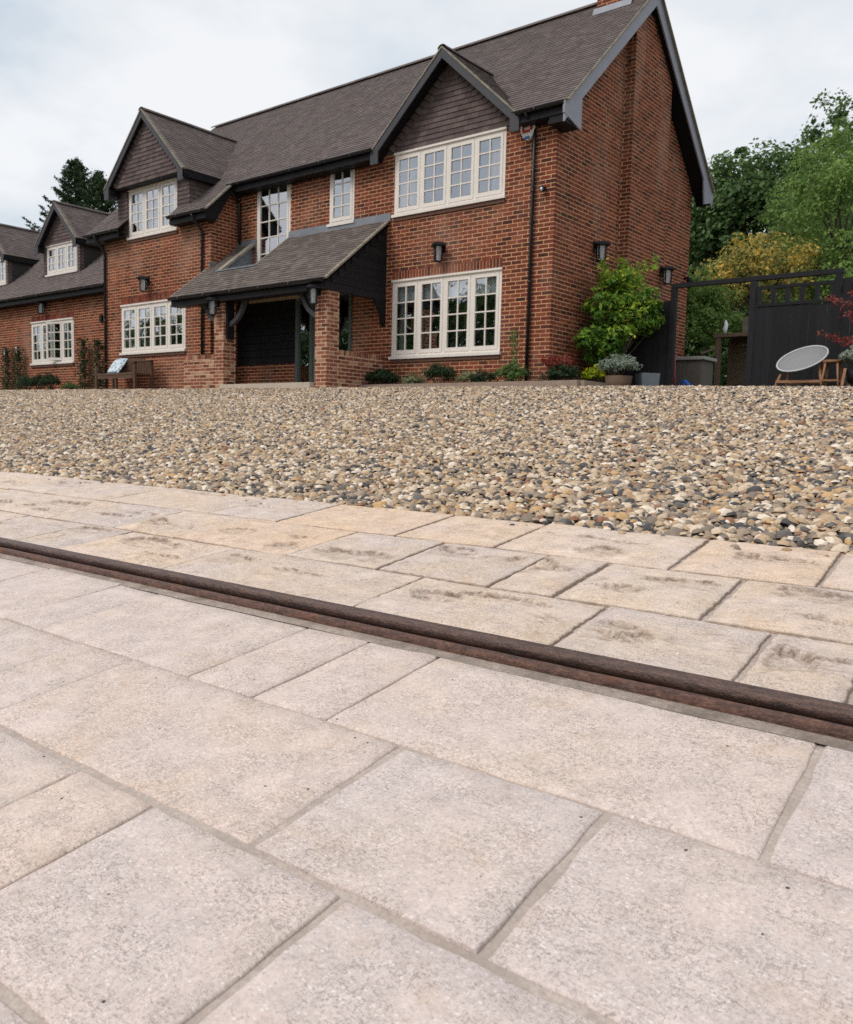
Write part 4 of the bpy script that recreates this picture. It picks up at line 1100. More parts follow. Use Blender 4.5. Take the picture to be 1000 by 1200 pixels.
for di, dc in enumerate((DXC, DXC-DSP)):
    dw = 1.06; yd = 13.98
    zb0 = GE_Z+slope*(yd-GE_Y)
    m_ = MB()
    wz0, wz1 = zb0+.05, 5.52
    m_.quad((dc-dw, yd, zb0-.1), (dc+dw, yd, zb0-.1), (dc+dw, yd, wz0), (dc-dw, yd, wz0))
    for (a, b) in ((dc-dw, dc-.90), (dc+.90, dc+dw)): m_.quad((a, yd, zb0-.1), (b, yd, zb0-.1), (b, yd, 5.62), (a, yd, 5.62))
    m_.quad((dc-dw, yd+.001, wz1), (dc+dw, yd+.001, wz1), (dc+dw, yd+.001, 5.62), (dc-dw, yd+.001, 5.62))
    m_.quad((dc+dw, yd, zb0-.1), (dc+dw, yd+1.4, zb0-.1), (dc+dw, yd+1.4, 5.7), (dc+dw, yd, 5.7)); m_.quad((dc-dw, yd+1.4, zb0-.1), (dc-dw, yd, zb0-.1), (dc-dw, yd, 5.7), (dc-dw, yd+1.4, 5.7))
    do = m_.build('dormer', M_HUNG, gar)
    hm = MB()
    for (a, b) in ((dc-dw-.01, dc-.90), (dc+.90, dc+dw+.01)): tiles(hm, (a, yd-.006, zb0), (1, 0, 0), (0, 0, 1), (0, -1, 0), b-a, 5.55-zb0, th=.02)
    tiles(hm, (dc+dw+.006, yd-.02, zb0), (0, 1, 0), (0, 0, 1), (1, 0, 0), 1.3, 5.6-zb0, lambda c: c.z > GE_Z+slope*(c.y-GE_Y)-.1, th=.02)
    hm.build('hung_tiles', M_HUNG, do, kind='stuff')
    window(gar, yd, dc-.90, dc+.90, wz0, wz1, 3, rows=3, depth=.6)
    gable_front(gar, dc, 6.72, .98, 1.22, yd-.24, yd-.02, 5.535, yd, 16.2, M_TILE, faceinset=.12)
    for sg in (-1, 1):
        m_ = MB(); xx = dc+sg*1.2; m_.box(min(xx, xx-sg*.16), max(xx, xx-sg*.16), yd-.2, yd+1.5, 5.36, 5.5); m_.build('fascia', M_BLACK, gar)
E_Y, E_Z = ESAVE
m_ = MB(); m_.box(-22.86, -22.74, YF-.06, YF-.004, 2.95, 3.15); m_.build('meter_box', M_BLACK, gar)

# ------------------------------------------------------------------ lanterns and fittings on the walls
def lantern_parts(root, x, y, z, axis):
    """z: top; axis 'x' faces -Y, 'y' faces +X"""
    def T(px, py, pz): return (x+px, y+py, z+pz) if axis == 'x' else (x-py, y+px, z+pz)
    def bx(m_, a, b, c, d, e, f):
        p, q = T(a, c, e), T(b, d, f); m_.box(min(p[0], q[0]), max(p[0], q[0]), min(p[1], q[1]), max(p[1], q[1]), e+z, f+z)
    K = 1.1
    m_ = MB(); bx(m_, -.06, .06, -.02, -.002, -.22, -.02); bx(m_, -.02, .02, -.10, -.02, -.08, -.045); m_.build('backplate', M_BLACK, root)
    c = T(0, -.15, 0)
    m_ = MB(); m_.lathe((c[0], c[1], z-.12), [(.175*K, 0), (.175*K, .02), (.10*K, .075), (.03, .09)], 4); m_.build('cap', M_BLACK, root)
    m_ = MB(); m_.lathe((c[0], c[1], z-.36*K), [(.060*K, 0), (.072*K, .36*K-.125)], 8); m_.build('glass', M_LGLASS, root)
    m_ = MB()
    for k in range(4):
        t = math.pi/2*k; m_.beam((c[0]+.078*K*math.cos(t), c[1]+.078*K*math.sin(t), z-.36*K), (c[0]+.090*K*math.cos(t), c[1]+.090*K*math.sin(t), z-.12), .020, .020, up=(.3, .9, .1))
    m_.lathe((c[0], c[1], z-.375*K), [(.085*K, 0), (.085*K, .018)], 4); m_.build('cage', M_BLACK, root)
def lantern(x, y, z, axis, label):
    r_ = thing('wall_lantern', label, 'wall lamp', (x, y, z-.37), 'black wall lanterns'); lantern_parts(r_, x, y, z, axis)
lantern(-10.60, YF, 3.76, 'x', 'black wall lantern above the large lower right window of the house')
lantern(-19.32, YW, 3.80, 'x', 'black wall lantern above the lower window beside the bench')
lantern(-25.95, YF, 3.80, 'x', 'black wall lantern above the garage window that stands ajar')
lantern(XC, 15.15, 3.78, 'y', 'black wall lantern on the gable wall above the big green climber')
lantern(BRX, 18.05-.3, 3.72, 'y', 'black wall lantern on the gable wall above the black fence panel')
lantern(-15.44, PY, 2.86, 'x', 'black wall lantern on the left brick porch pillar')
lantern(-12.34, PY, 2.86, 'x', 'black wall lantern on the right brick porch pillar')
al = thing('alarm_box', 'white alarm box with red emblem under the eaves beside the downpipe', 'alarm', (-8.70, YF, 5.3))
AX = .115
m_ = MB(); m_.prism([(-8.815, YF-.09, 5.60), (-8.845, YF-.09, 5.50), (-8.785, YF-.09, 5.36), (-8.685, YF-.09, 5.29), (-8.585, YF-.09, 5.36), (-8.525, YF-.09, 5.50), (-8.555, YF-.09, 5.60), (-8.685, YF-.09, 5.62)], (0, .086, 0))
m_.build('case', m_plain('white plastic', (.80, .80, .77), .35, .04, bump=0), al, bevel=.015)
M_REDP = m_plain('red print', (.55, .03, .03), .4, .03, bump=0); M_BLUEP = m_plain('blue lens', (.05, .16, .45), .3, .05, bump=0)
m_ = MB()
for (a, b, c, d) in ((-8.91, -8.69, 5.55, 5.60), (-8.91, -8.86, 5.43, 5.549), (-8.74, -8.69, 5.46, 5.549), (-8.859, -8.741, 5.43, 5.475)): m_.box(a+AX, b+AX, YF-.0945, YF-.0905, c, d)
m_.build('emblem', M_REDP, al)
m_ = MB(); m_.box(-8.85+AX, -8.75+AX, YF-.1, YF-.088, 5.315, 5.36); m_.build('strobe', M_BLUEP, al)
sn = thing('sensor_light', 'small round black sensor on the brick corner below the alarm box', 'sensor', (-8.33, YF, 4.4))
m_ = MB(); m_.tube([(-8.33, YF-.004, 4.42), (-8.33, YF-.05, 4.42), (-8.33, YF-.07, 4.40), (-8.33, YF-.12, 4.39)], [.03, .03, .055, .05], 12); m_.build('head', M_BLACK, sn, True)
m_ = MB(); m_.tube([(-8.33, YF-.12, 4.385), (-8.33, YF-.135, 4.383)], [.04, .02], 12); m_.build('lens', M_LGLASS, sn, True)
sn = thing('sensor_light', 'small black fitting on the far edge of the gable wall above the beam', 'sensor', (XC, 19.5, 3.6))
m_ = MB(); m_.tube([(XC, 19.5, 3.72), (XC+.10, 19.5, 3.74), (XC+.13, 19.5, 3.68), (XC+.13, 19.5, 3.60)], [.025, .03, .07, .05], 10); m_.build('head', M_BLACK, sn, True)

# ------------------------------------------------------------------ plants
def leafmesh(name, C, N, size, aspect, rnd, mat, parent, jitter=.8, droop=0.0):
    n = len(C); N = N + RNG.normal(0, jitter, (n, 3)); N /= np.linalg.norm(N, axis=1)[:, None]+1e-9
    t = RNG.normal(0, 1, (n, 3)); t[:, 2] -= droop; t -= N*(t*N).sum(1)[:, None]; t /= np.linalg.norm(t, axis=1)[:, None]+1e-9
    b = np.cross(N, t); s = np.asarray(size)*np.exp(RNG.normal(0, .25, n)); L_ = t*s[:, None]; Wd = b*(s*aspect)[:, None]
    V = np.stack([C-L_*.5, C+Wd*.5, C+L_*.5, C-Wd*.5], 1).reshape(-1, 3)
    F = (np.arange(n)*4)[:, None] + np.arange(4)[None]
    return npmesh(name, V, F, np.clip(rnd, 0, 1), mat, parent)
def clumps(center, radii, n, per, cr, bottom=-.6, hollow=.55):
    """clump centres through an ellipsoid (more towards its shell), leaves round each"""
    d = RNG.normal(0, 1, (n, 3)); d /= np.linalg.norm(d, axis=1)[:, None]; d[:, 2] = np.where(d[:, 2] < bottom, -d[:, 2]*.5, d[:, 2])
    rr = hollow + (1-hollow)*RNG.uniform(0, 1, n)**.7; cc = np.array(center) + d*rr[:, None]*np.array(radii)
    crs = cr*np.exp(RNG.normal(0, .3, n)); tone = RNG.uniform(-.22, .22, n)
    e = RNG.normal(0, 1, (n, per, 3)); e /= np.linalg.norm(e, axis=2)[..., None]; e *= (RNG.uniform(.25, 1, (n, per))**.5)[..., None]
    e[..., 2] *= .7
    C = cc[:, None] + e*crs[:, None, None]; Nn = e + d[:, None]*.6 + np.array([0, 0, .5])
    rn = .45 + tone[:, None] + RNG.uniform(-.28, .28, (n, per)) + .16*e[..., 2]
    return C.reshape(-1, 3), Nn.reshape(-1, 3), rn.ravel(), cc
def limb(m_, p, q, r0, r1, bend=.15):
    p, q = Vector(p), Vector(q); pts = []; L_ = (q-p).length
    o_ = Vector((random.uniform(-1, 1), random.uniform(-1, 1), random.uniform(0, .6)))*bend*L_
    for i in range(6):
        t = i/5; pts.append(p.lerp(q, t)+o_*math.sin(math.pi*t)*.5)
    m_.tube(pts, [r0+(r1-r0)*i/5 for i in range(6)], 7)
def tree(name, label, cat, base, crowns, mat, leaf, trunk_r=.2, group=None, aspect=.6):
    """crowns: list of (center, radii, n clumps, leaves each, clump radius)"""
    r_ = thing(name, label, cat, base, group)
    tm = MB(); top = Vector(crowns[0][0]); limb(tm, base, top-Vector((0, 0, crowns[0][1][2]*.2)), trunk_r, trunk_r*.45, .05)
    Cs, Ns, Rs = [], [], []
    for (c, rad, n, per, crd) in crowns:
        C, Nn, rn, cc = clumps(c, rad, n, per, crd); Cs.append(C); Ns.append(Nn); Rs.append(rn)
        for k in range(0, len(cc), max(1, len(cc)//14)):
            s0 = Vector(base).lerp(top, random.uniform(.45, .9)); limb(tm, s0, cc[k], trunk_r*.3, trunk_r*.06)
    tm.build('trunk', M_BARK, r_, True)
    leafmesh('crown', np.concatenate(Cs), np.concatenate(Ns), leaf, aspect, np.concatenate(Rs), mat, r_)
    return r_
def shrub(name, label, cat, base, rad, n, per, crd, leaf, mat, stem=True, aspect=.5, group=None, bottom=-.2, jit=.8, droop=0.0):
    r_ = thing(name, label, cat, base, group)
    c = (base[0], base[1], base[2]+rad[2])
    C, Nn, rn, cc = clumps(c, rad, n, per, crd, bottom)
    if stem:
        m_ = MB()
        for k in range(0, len(cc), max(1, len(cc)//8)): limb(m_, base, cc[k], .012, .004)
        m_.build('stem', M_BARK, r_, True)
    leafmesh('foliage', C, Nn, leaf, aspect, rn, mat, r_, jit, droop); return r_
GL = lambda x, y: float(gz(x, y))
# bed beside the house
bed = MB(); bz = .90
bed.box(-12.08, -7.15, 12.95, YF-.01, .5, bz-.02); bed.box(-8.1, -7.15, YF-.01, 14.6, .5, bz-.021); bed.build('flower_bed', M_SOIL, kind='structure')
ed = MB(); ed.box(-12.05, -7.10, 12.83, 12.93, .45, .965); ed.box(-7.14, -7.02, 12.932, 14.7, .45, .965)
ed.build('bed_edging', m_plain('brown stone edging', (.30, .225, .175), .9, .2, 14), kind='structure')
shrub('low_shrub', 'dark green low shrub in the bed beside the porch wall', 'shrub', (-11.80, 13.25, .88), (.36, .25, .22), 60, 26, .10, .055, ML_BUSH)
shrub('low_shrub', 'small yellow variegated shrub left of the round dark bush', 'shrub', (-10.93, 13.22, .88), (.24, .2, .15), 34, 24, .07, .045, ML_VAR)
shrub('round_bush', 'round dark green bush under the middle of the lower window', 'shrub', (-10.33, 13.25, .88), (.36, .28, .25), 90, 34, .09, .035, ML_BUSH)
shrub('low_shrub', 'pale variegated low shrub right of the round dark bush', 'shrub', (-9.60, 13.22, .88), (.22, .2, .16), 34, 24, .07, .045, ML_VAR)
shrub('low_shrub', 'small dark shrub near the downpipe beside the pale variegated one', 'shrub', (-9.25, 13.25, .88), (.24, .2, .18), 40, 26, .07, .04, ML_BUSH)
sp = shrub('tall_shrub', 'wispy upright yellow green shrub at the foot of the downpipe', 'shrub', (-8.65, 13.22, .88), (.30, .22, .22), 40, 24, .10, .05, ML_MID)
n_ = 420; tt = RNG.uniform(0, 1, n_)**1.3; C = np.stack([-8.62+RNG.normal(0, .07, n_)*(1.2-tt), 13.22+RNG.normal(0, .06, n_), .95+tt*.95], 1)
leafmesh('foliage', C, np.tile([0, -.5, .5], (n_, 1)), .055, .4, RNG.uniform(.3, 1, n_), ML_MID, sp)
m_ = MB(); limb(m_, (-8.65, 13.22, .9), (-8.62, 13.22, 1.85), .01, .003); m_.build('stem', M_BARK, sp)
sh = shrub('leafy_shrub', 'green shrub with red leaf tips at the house corner', 'shrub', (-7.92, 13.75, .88), (.36, .30, .22), 60, 30, .10, .05, ML_BUSH)
C, Nn, rn, cc = clumps((-7.95, 13.72, 1.36), (.32, .28, .12), 24, 20, .08); leafmesh('red_tips', C, Nn, .07, .25, rn, ML_RED, sh)
shrub('lime_shrub', 'bright lime yellow shrub in the bed left of the silver shrub', 'shrub', (-7.40, 14.0, .88), (.19, .18, .22), 46, 24, .06, .05, ML_LIME)
pot = thing('plant_pot', 'dark planter holding the silver shrub beside the fence', 'pot', (-6.93, 14.0, .85))
m_ = MB(); m_.lathe((-6.93, 14.0, .80), [(.20, 0), (.24, .30), (.22, .30), (.20, .24)], 20); m_.build('pot_body', m_plain('brown terracotta', (.12, .075, .05), .8), pot, True)
shrub('silver_shrub', 'rounded silver variegated shrub growing in the dark planter', 'shrub', (-6.93, 14.0, 1.06), (.36, .32, .20), 80, 26, .08, .05, ML_SILVER)
pot = thing('plant_pot', 'square grey pot standing empty against the black fence', 'pot', (-6.52, 14.4, .85))
m_ = MB(); m_.lathe((-6.55, 14.35, .80), [(.20, 0), (.235, .36), (.205, .36), (.19, .31)], 4); m_.build('pot_body', m_plain('grey fibre clay', (.16, .18, .20), .7), pot)
# large bright climber on the gable wall
cl = thing('wall_shrub', 'large bright green leafy wall shrub covering the lower gable', 'shrub', (-7.7, 14.9, .88))
m_ = MB(); Cs, Ns, Rs = [], [], []
def spray(c, rad, n, per, crd, up):
    C, Nn, rn, cc = clumps(c, rad, n, per, crd, -.9, .35); Cs.append(C); Ns.append(Nn); Rs.append(rn+up)
    for k in range(0, len(cc), 7): limb(m_, (-7.75, 14.9, .9), cc[k], .02, .005)
spray((-7.60, 14.95, 2.40), (.42, .62, .75), 110, 22, .14, .02); spray((-7.55, 15.2, 2.9), (.35, .52, .42), 60, 22, .14, .18); spray((-7.6, 14.7, 1.75), (.36, .36, .50), 56, 24, .13, -.08); spray((-7.05, 15.1, 2.35), (.35, .35, .5), 60, 22, .13, .08); spray((-7.75, 14.30, 1.8), (.2, .22, .24), 18, 22, .10, 0)
for k in range(34):
    a = Vector((-7.6+random.uniform(-.2, .3), 14.9+random.uniform(-.3, .4), random.uniform(1.7, 3.0))); d = Vector((random.uniform(.2, .75), random.uniform(-.55, .7), random.uniform(-.05, .45))); b = a+d
    pts = [a, a+d*.5+Vector((0, 0, .10)), b]; m_.tube(pts, [.008, .005, .002], 5)
    n_ = 34; tt = RNG.uniform(.25, 1, n_); P_ = np.array(a)[None]*(1-tt[:, None])+np.array(b)[None]*tt[:, None]; P_[:, 2] += .35*tt*(1-tt)-.04*RNG.uniform(0, 1, n_)
    Cs.append(P_+RNG.normal(0, .035, (n_, 3))); Ns.append(np.tile([.3, -.3, .7], (n_, 1))); Rs.append(RNG.uniform(.35, 1.0, n_))
m_.build('stem', M_BARK, cl, True)
leafmesh('foliage', np.concatenate(Cs), np.concatenate(Ns), .10, .38, np.concatenate(Rs), ML_BRIGHT, cl, .6, .8)
# trained climbers and box bushes along the garage
for (x, lab, zt) in ((-28.15, 'slender trained climber on the garage wall, leftmost of the four', 2.5), (-27.35, 'slender trained climber just left of the garage window', 2.5), (-23.50, 'slender trained climber just right of the garage window', 2.55), (-22.72, 'slender trained climber beside the house downpipe, near the bench', 2.5)):
    r_ = thing('climber', lab, 'plant', (x, 13.42, .9), 'trained climbers on the garage wall')
    m_ = MB(); m_.tube([(x, 13.45, .8), (x+.02, 13.45, 1.6), (x, 13.45, zt-.05)], [.016, .014, .008], 6); m_.build('stem', M_WOODG, r_)
    n_ = 900; tt = RNG.uniform(0, 1, n_); wd = .15*(1-.75*tt)+.05*np.sin(tt*14)**2
    C = np.stack([x+RNG.normal(0, 1, n_)*wd, 13.42+RNG.normal(0, .07, n_), .9+tt*(zt-.95)], 1)
    leafmesh('foliage', C, np.tile([0, -.6, .4], (n_, 1)), .07, .5, RNG.uniform(0, .8, n_), ML_BUSH, r_)
    if x < -27: m_ = MB(); m_.box(x-.05, x+.03, 13.36, 13.37, zt-.28, zt-.06); m_.build('label_tag', m_plain('white tag', (.8, .8, .8), .5, .02), r_)
for (x, lab) in ((-26.35, 'clipped dark box bush under the garage window, left one'), (-25.72, 'clipped dark box bush under the garage window, middle one'), (-24.95, 'clipped dark box bush under the garage window, right one')):
    shrub('box_bush', lab, 'shrub', (x, 13.2, .95), (.30, .28, .30), 90, 30, .08, .04, ML_BUSH, group='box bushes under the garage window')
for x in (-28.5, -23.6):
    shrub('low_shrub', 'pale low ground plant at the foot of the climbers, ' + ('left of the garage window' if x < -26 else 'right of the garage window'), 'shrub', (x, 13.1, .95), (.35, .2, .14), 30, 20, .08, .05, ML_MID)

# ------------------------------------------------------------------ bench with cushion
bn = thing('garden_bench', 'curved dark wooden garden bench against the house wall', 'bench', (-19.6, 12.35, .88))
BX0, BX1, BY0, BY1, BZ = -20.50, -18.72, 12.02, 12.55, .86
m_ = MB(); m_.box(BX0+.05, BX1-.05, BY0, BY1, BZ+.42, BZ+.47); m_.build('seat', M_WOODD, bn, bevel=.01)
for (x, y, zt) in ((BX0+.04, BY0+.03, .72), (BX1-.04, BY0+.03, .72), (BX0+.04, BY1-.03, .80), (BX1-.04, BY1-.03, .80), (-19.6, BY0+.05, .42)):
    m_ = MB(); m_.box(x-.035, x+.035, y-.03, y+.03, BZ-.1, BZ+zt); m_.build('leg', M_WOODD, bn)
m_ = MB(); pts = []
for i in range(13):
    t = i/12; x = BX0+.02+(BX1-BX0-.04)*t; pts.append((x, BY1-.02+.02*math.sin(math.pi*t), BZ+.74+.10*math.sin(math.pi*t)))
for a, b in zip(pts[:-1], pts[1:]): m_.beam(a, b, .05, .07)
m_.build('top_rail', M_WOODD, bn)
for i in range(24):
    t = (i+.5)/24; x = BX0+.06+(BX1-BX0-.12)*t; m_ = MB(); m_.box(x-.022, x+.022, BY1-.03, BY1-.012, BZ+.47, BZ+.72+.10*math.sin(math.pi*t)); m_.build('slat', M_WOODD, bn)
for x in (BX0+.04, BX1-.04):
    m_ = MB(); pts = [(x, BY1-.02, BZ+.78), (x, BY0+.25, BZ+.74), (x, BY0-.02, BZ+.70)]
    for a, b in zip(pts[:-1], pts[1:]): m_.beam(a, b, .07, .035)
    m_.build('arm', M_WOODD, bn)
m_ = MB(); m_.box(BX0+.1, BX1-.1, BY0+.01, BY0+.035, BZ+.34, BZ+.42); m_.build('apron', M_WOODD, bn)
def m_cushion():
    t = NT('patterned cushion'); p = t.pos(); g = t.noise(p, 14, 3, .6, 1.0)
    return t.set(t.ramp(g, [(0, (.10, .20, .26)), (.42, (.16, .30, .38)), (.5, (.62, .70, .74)), (.7, (.72, .76, .78)), (1, (.3, .45, .5))]), .9)
cu = thing('cushion', 'pale blue leaf patterned cushion on the left end of the bench', 'cushion', (-20.1, 12.35, 1.33))
bm_ = MB(); n_ = 10
for s_ in (1, -1):
    for i in range(n_):
        for j in range(n_):
            q = []
            for (a, b) in ((i, j), (i+1, j), (i+1, j+1), (i, j+1)):
                u, v = a/n_*2-1, b/n_*2-1; th_ = .075*(max(0, (1-u**4)*(1-v**4))**.5); q.append((-20.08+u*.27*(1-.06*v*v), 12.40+.14*v-s_*th_, 1.55+v*.2*(1-.06*u*u)))
            bm_.quad(*(q if s_ > 0 else q[::-1]))
bm_.build('cushion_cover', m_cushion(), cu, True)
# ------------------------------------------------------------------ fence and gateway
FY = 15.5
def boards(parent, x0, x1, z0, z1, w=.145):
    x = x0
    while x < x1-.02:
        b = min(x+w-.008, x1); m_ = MB(); j = random.uniform(-.003, .003); m_.box(x, b, FY-.012+j, FY+.012+j, z0, z1+random.uniform(-.004, .004)); m_.build('board', M_BOARD, parent); x += w
fp = thing('fence_panel', 'black boarded fence panel between the gable wall and the gate post', 'fence', (-7.2, FY, .8))
m_ = MB(); m_.box(-7.88, -6.62, FY+.02, FY+.06, 2.35, 2.45); m_.box(-7.88, -6.62, FY+.02, FY+.06, 1.0, 1.1); m_.build('rail', M_BOARD, fp)
boards(fp, -7.88, -6.66, .6, 2.58)
gt = thing('gateway', 'black timber gate frame with long top beam across the opening', 'gate', (-6, FY, .8))
for x in (-6.62, -5.17, -3.79):
    m_ = MB(); m_.box(x-.05, x+.05, FY-.05, FY+.05, .5, 2.80); m_.build('post', M_BOARD, gt)
m_ = MB(); m_.box(-6.67, -3.72, FY-.055, FY+.045, 2.803, 2.88); m_.build('top_beam', M_BOARD, gt)
ga = thing('gate_leaf', 'black boarded gate leaf with a row of small square openings', 'gate', (-4.5, FY, .8))
boards(ga, -5.10, -3.85, .6, 2.34)
m_ = MB(); m_.box(-5.10, -3.85, FY-.03, FY+.03, 2.35, 2.40); m_.box(-5.10, -3.85, FY-.03, FY+.03, 2.645, 2.70); m_.build('rail', M_BOARD, ga)
for k in range(6):
    x = -5.07+k*.238; m_ = MB(); m_.box(x-.035, x+.035, FY-.028, FY+.028, 2.40, 2.645); m_.build('spacer', M_BOARD, ga)
f2 = thing('fence_panel', 'black boarded fence panel at the right edge beyond the gate leaf', 'fence', (-2.6, FY, .8))
boards(f2, -3.73, -.6, .6, 2.72)
m_ = MB(); m_.box(-3.73, -.6, FY+.02, FY+.06, 2.5, 2.6); m_.build('rail', M_BOARD, f2)

# ------------------------------------------------------------------ seats by the fence
ch = thing('lounge_chair', 'round pale grey shell chair on splayed wooden legs by the black gate', 'chair', (-4.1, 14.6, .87))
M_SHELL = m_plain('grey woven shell', (.24, .24, .245), .8, .06, 60, bump=.4); M_RIM = m_plain('white rim', (.55, .55, .55), .5, .03)
def disc_pt(rad, a, d):     # tilted bowl: local disc axes
    U_ = Vector((.95, .10, .25)).normalized(); Nn_ = Vector((-.26, -.56, .79)); Nn_ = (Nn_-U_*Nn_.dot(U_)).normalized(); V_ = Nn_.cross(U_)
    return Vector((-4.05, 14.6, 1.36)) + U_*(rad*math.cos(a)) + V_*(rad*math.sin(a)) - Nn_*d
m_ = MB(); RN = 32; prof = [(.385, 0), (.35, .03), (.27, .07), (.16, .095), (.0001, .10)]
for (s_, th_) in ((0, 0.0), (1, .015)):
    for k in range(len(prof)-1):
        for j in range(RN):
            a, b = 2*math.pi*j/RN, 2*math.pi*(j+1)/RN; (r0, d0), (r1, d1) = prof[k], prof[k+1]
            q = [disc_pt(r0, a, d0+th_), disc_pt(r0, b, d0+th_), disc_pt(r1, b, d1+th_), disc_pt(r1, a, d1+th_)]; m_.quad(*(q if s_ == 0 else q[::-1]))
m_.build('shell', M_SHELL, ch, True)
m_ = MB(); m_.tube([disc_pt(.388, 2*math.pi*j/RN, .006) for j in range(RN+1)], .013, 6, cap=False); m_.build('rim', M_RIM, ch, True)
LEGS = [((-4.42, 14.38), (-4.33, 14.50), 1.10), ((-3.66, 14.38), (-3.75, 14.48), 1.22), ((-4.36, 14.86), (-4.28, 14.76), 1.2), ((-3.70, 14.86), (-3.78, 14.76), 1.3)]
for (b_, t_, zt) in LEGS:
    m_ = MB(); m_.tube([(*b_, .80), (*t_, zt)], [.017, .026], 8); m_.build('leg', M_WOOD, ch, True)
m_ = MB(); m_.box(-4.38, -3.70, 14.40, 14.43, .96, 1.0); m_.box(-4.33, -3.74, 14.81, 14.84, .96, 1.0); m_.box(-4.05, -4.01, 14.431, 14.809, .965, .995); m_.build('stretcher', M_WOOD, ch)
stl = thing('side_table', 'small wooden side table with splayed legs between chair and potted plant', 'table', (-3.55, 14.5, .87))
m_ = MB(); m_.lathe((-3.56, 14.5, 1.265), [(.145, 0), (.15, .012), (.15, .03), (.145, .035)], 24); m_.build('table_top', M_WOOD, stl)
for (dx, dy) in ((-.10, -.1), (.10, -.1), (.10, .1), (-.10, .1)):
    m_ = MB(); m_.tube([(-3.56+dx*1.35, 14.5+dy*1.35, .80), (-3.56+dx*.85, 14.5+dy*.85, 1.265)], [.014, .018], 8); m_.build('leg', M_WOOD, stl, True)
m_ = MB(); m_.box(-3.68, -3.44, 14.375, 14.39, .98, 1.0); m_.box(-3.68, -3.44, 14.61, 14.625, .98, 1.0); m_.build('stretcher', M_WOOD, stl)
pst = thing('plant_stand', 'dark pot on short wooden legs at the right edge by the side table', 'planter', (-3.15, 14.4, .87))
m_ = MB(); m_.lathe((-3.14, 14.4, .93), [(.16, 0), (.21, .20), (.19, .2), (.17, .16)], 20); m_.build('pot_body', M_BLACK, pst, True)
for (dx, dy) in ((-.18, -.18), (.18, -.18), (.18, .18), (-.18, .18)):
    m_ = MB(); m_.beam((-3.14+dx*1.15, 14.4+dy*1.15, .80), (-3.14+dx*.95, 14.4+dy*.95, 1.15), .04, .04, up=(0, 1, 0)); m_.build('leg', M_WOOD, pst)
shrub('silver_shrub', 'silvery green rounded shrub in the pot at the right edge', 'shrub', (-3.14, 14.4, 1.08), (.30, .28, .24), 80, 26, .08, .055, ML_SILVER)
mp = thing('red_maple', 'red leaved maple reaching in from the right edge before the black fence', 'tree', (-2.7, 14.7, .87))
m_ = MB(); m_.tube([(-2.7, 14.7, .8), (-2.72, 14.7, 1.4), (-2.8, 14.68, 2.1), (-2.85, 14.7, 2.5)], [.04, .034, .022, .01], 8)
Cs, Ns, Rs = [], [], []
for (ex, ez, sx0) in ((-3.78, 1.72, 1.45), (-3.58, 1.62, 1.35), (-3.42, 2.02, 1.7), (-3.72, 2.28, 1.9), (-3.35, 2.32, 2.0), (-3.25, 1.85, 1.6), (-3.1, 2.5, 2.1), (-2.6, 2.4, 2.0), (-2.3, 2.0, 1.7), (-2.8, 2.65, 2.2)):
    a = Vector((-2.75, 14.7, sx0)); b = Vector((ex, 14.62, ez)); limb(m_, a, b, .012, .003, .08); n_ = 85; tt = RNG.uniform(.5, 1.03, n_)
    C = np.array(a)[None]*(1-tt[:, None])+np.array(b)[None]*tt[:, None]+RNG.normal(0, 1, (n_, 3))*np.array([.04, .05, .03]); Cs.append(C); Ns.append(np.tile([0, -.3, .8], (n_, 1))); Rs.append(RNG.uniform(0, 1, n_))
m_.build('trunk', M_BARK, mp, True)
leafmesh('crown', np.concatenate(Cs), np.concatenate(Ns), .065, .35, np.concatenate(Rs), ML_RED, mp)

# ------------------------------------------------------------------ things seen through the gateway
sb = thing('storage_box', 'grey woven garden storage box with pale lid beyond the gateway', 'storage box', (-7, 17.3, .85))
M_WICK = m_plain('grey wicker', (.13, .115, .10), .8, .25, 90, bump=.6); M_LID = m_plain('grey box lid', (.34, .32, .30), .6, .06)
m_ = MB(); m_.box(-7.75, -6.62, 17.0, 17.62, .75, 1.62); m_.build('box_body', M_WICK, sb)
m_ = MB(); m_.box(-7.80, -6.56, 16.95, 17.67, 1.623, 1.69); m_.build('lid', M_LID, sb, bevel=.01)
rp = thing('pole', 'slim pink red pole leaning behind the left gate post', 'pole', (-6.9, 16.2, .85))
m_ = MB(); m_.tube([(-6.86, 16.3, .75), (-6.90, 16.3, 1.72)], .022, 8); m_.build('shaft', m_plain('pink red paint', (.35, .03, .07), .5, .3, 30), rp, True)
m_ = MB(); m_.tube([(-6.90, 16.3, 1.72), (-6.902, 16.3, 1.75)], [.026, .015], 8); m_.build('cap', m_plain('pale pink', (.6, .4, .42), .5), rp, True)
tb = thing('plastic_toy', 'small bright blue plastic toy with an orange stripe by the storage box', 'toy', (-6.72, 16.5, .85))
m_ = MB(); m_.prism([(-6.86, 16.42, .85), (-6.58, 16.42, .85), (-6.60, 16.42, 1.0), (-6.66, 16.42, 1.12), (-6.74, 16.42, 1.20), (-6.80, 16.42, 1.16), (-6.84, 16.42, 1.0)], (0, .16, 0)); m_.build('toy_body', m_plain('bright blue plastic', (.02, .13, .55), .35, .05), tb, bevel=.02)
m_ = MB(); m_.box(-6.74, -6.71, 16.405, 16.418, .9, 1.12); m_.build('stripe', m_plain('orange plastic', (.6, .16, .05), .4), tb)
ls = thing('log_store', 'open timber log store with sloping roof seen through the gateway', 'shed', (-6.9, 19.8, .85))
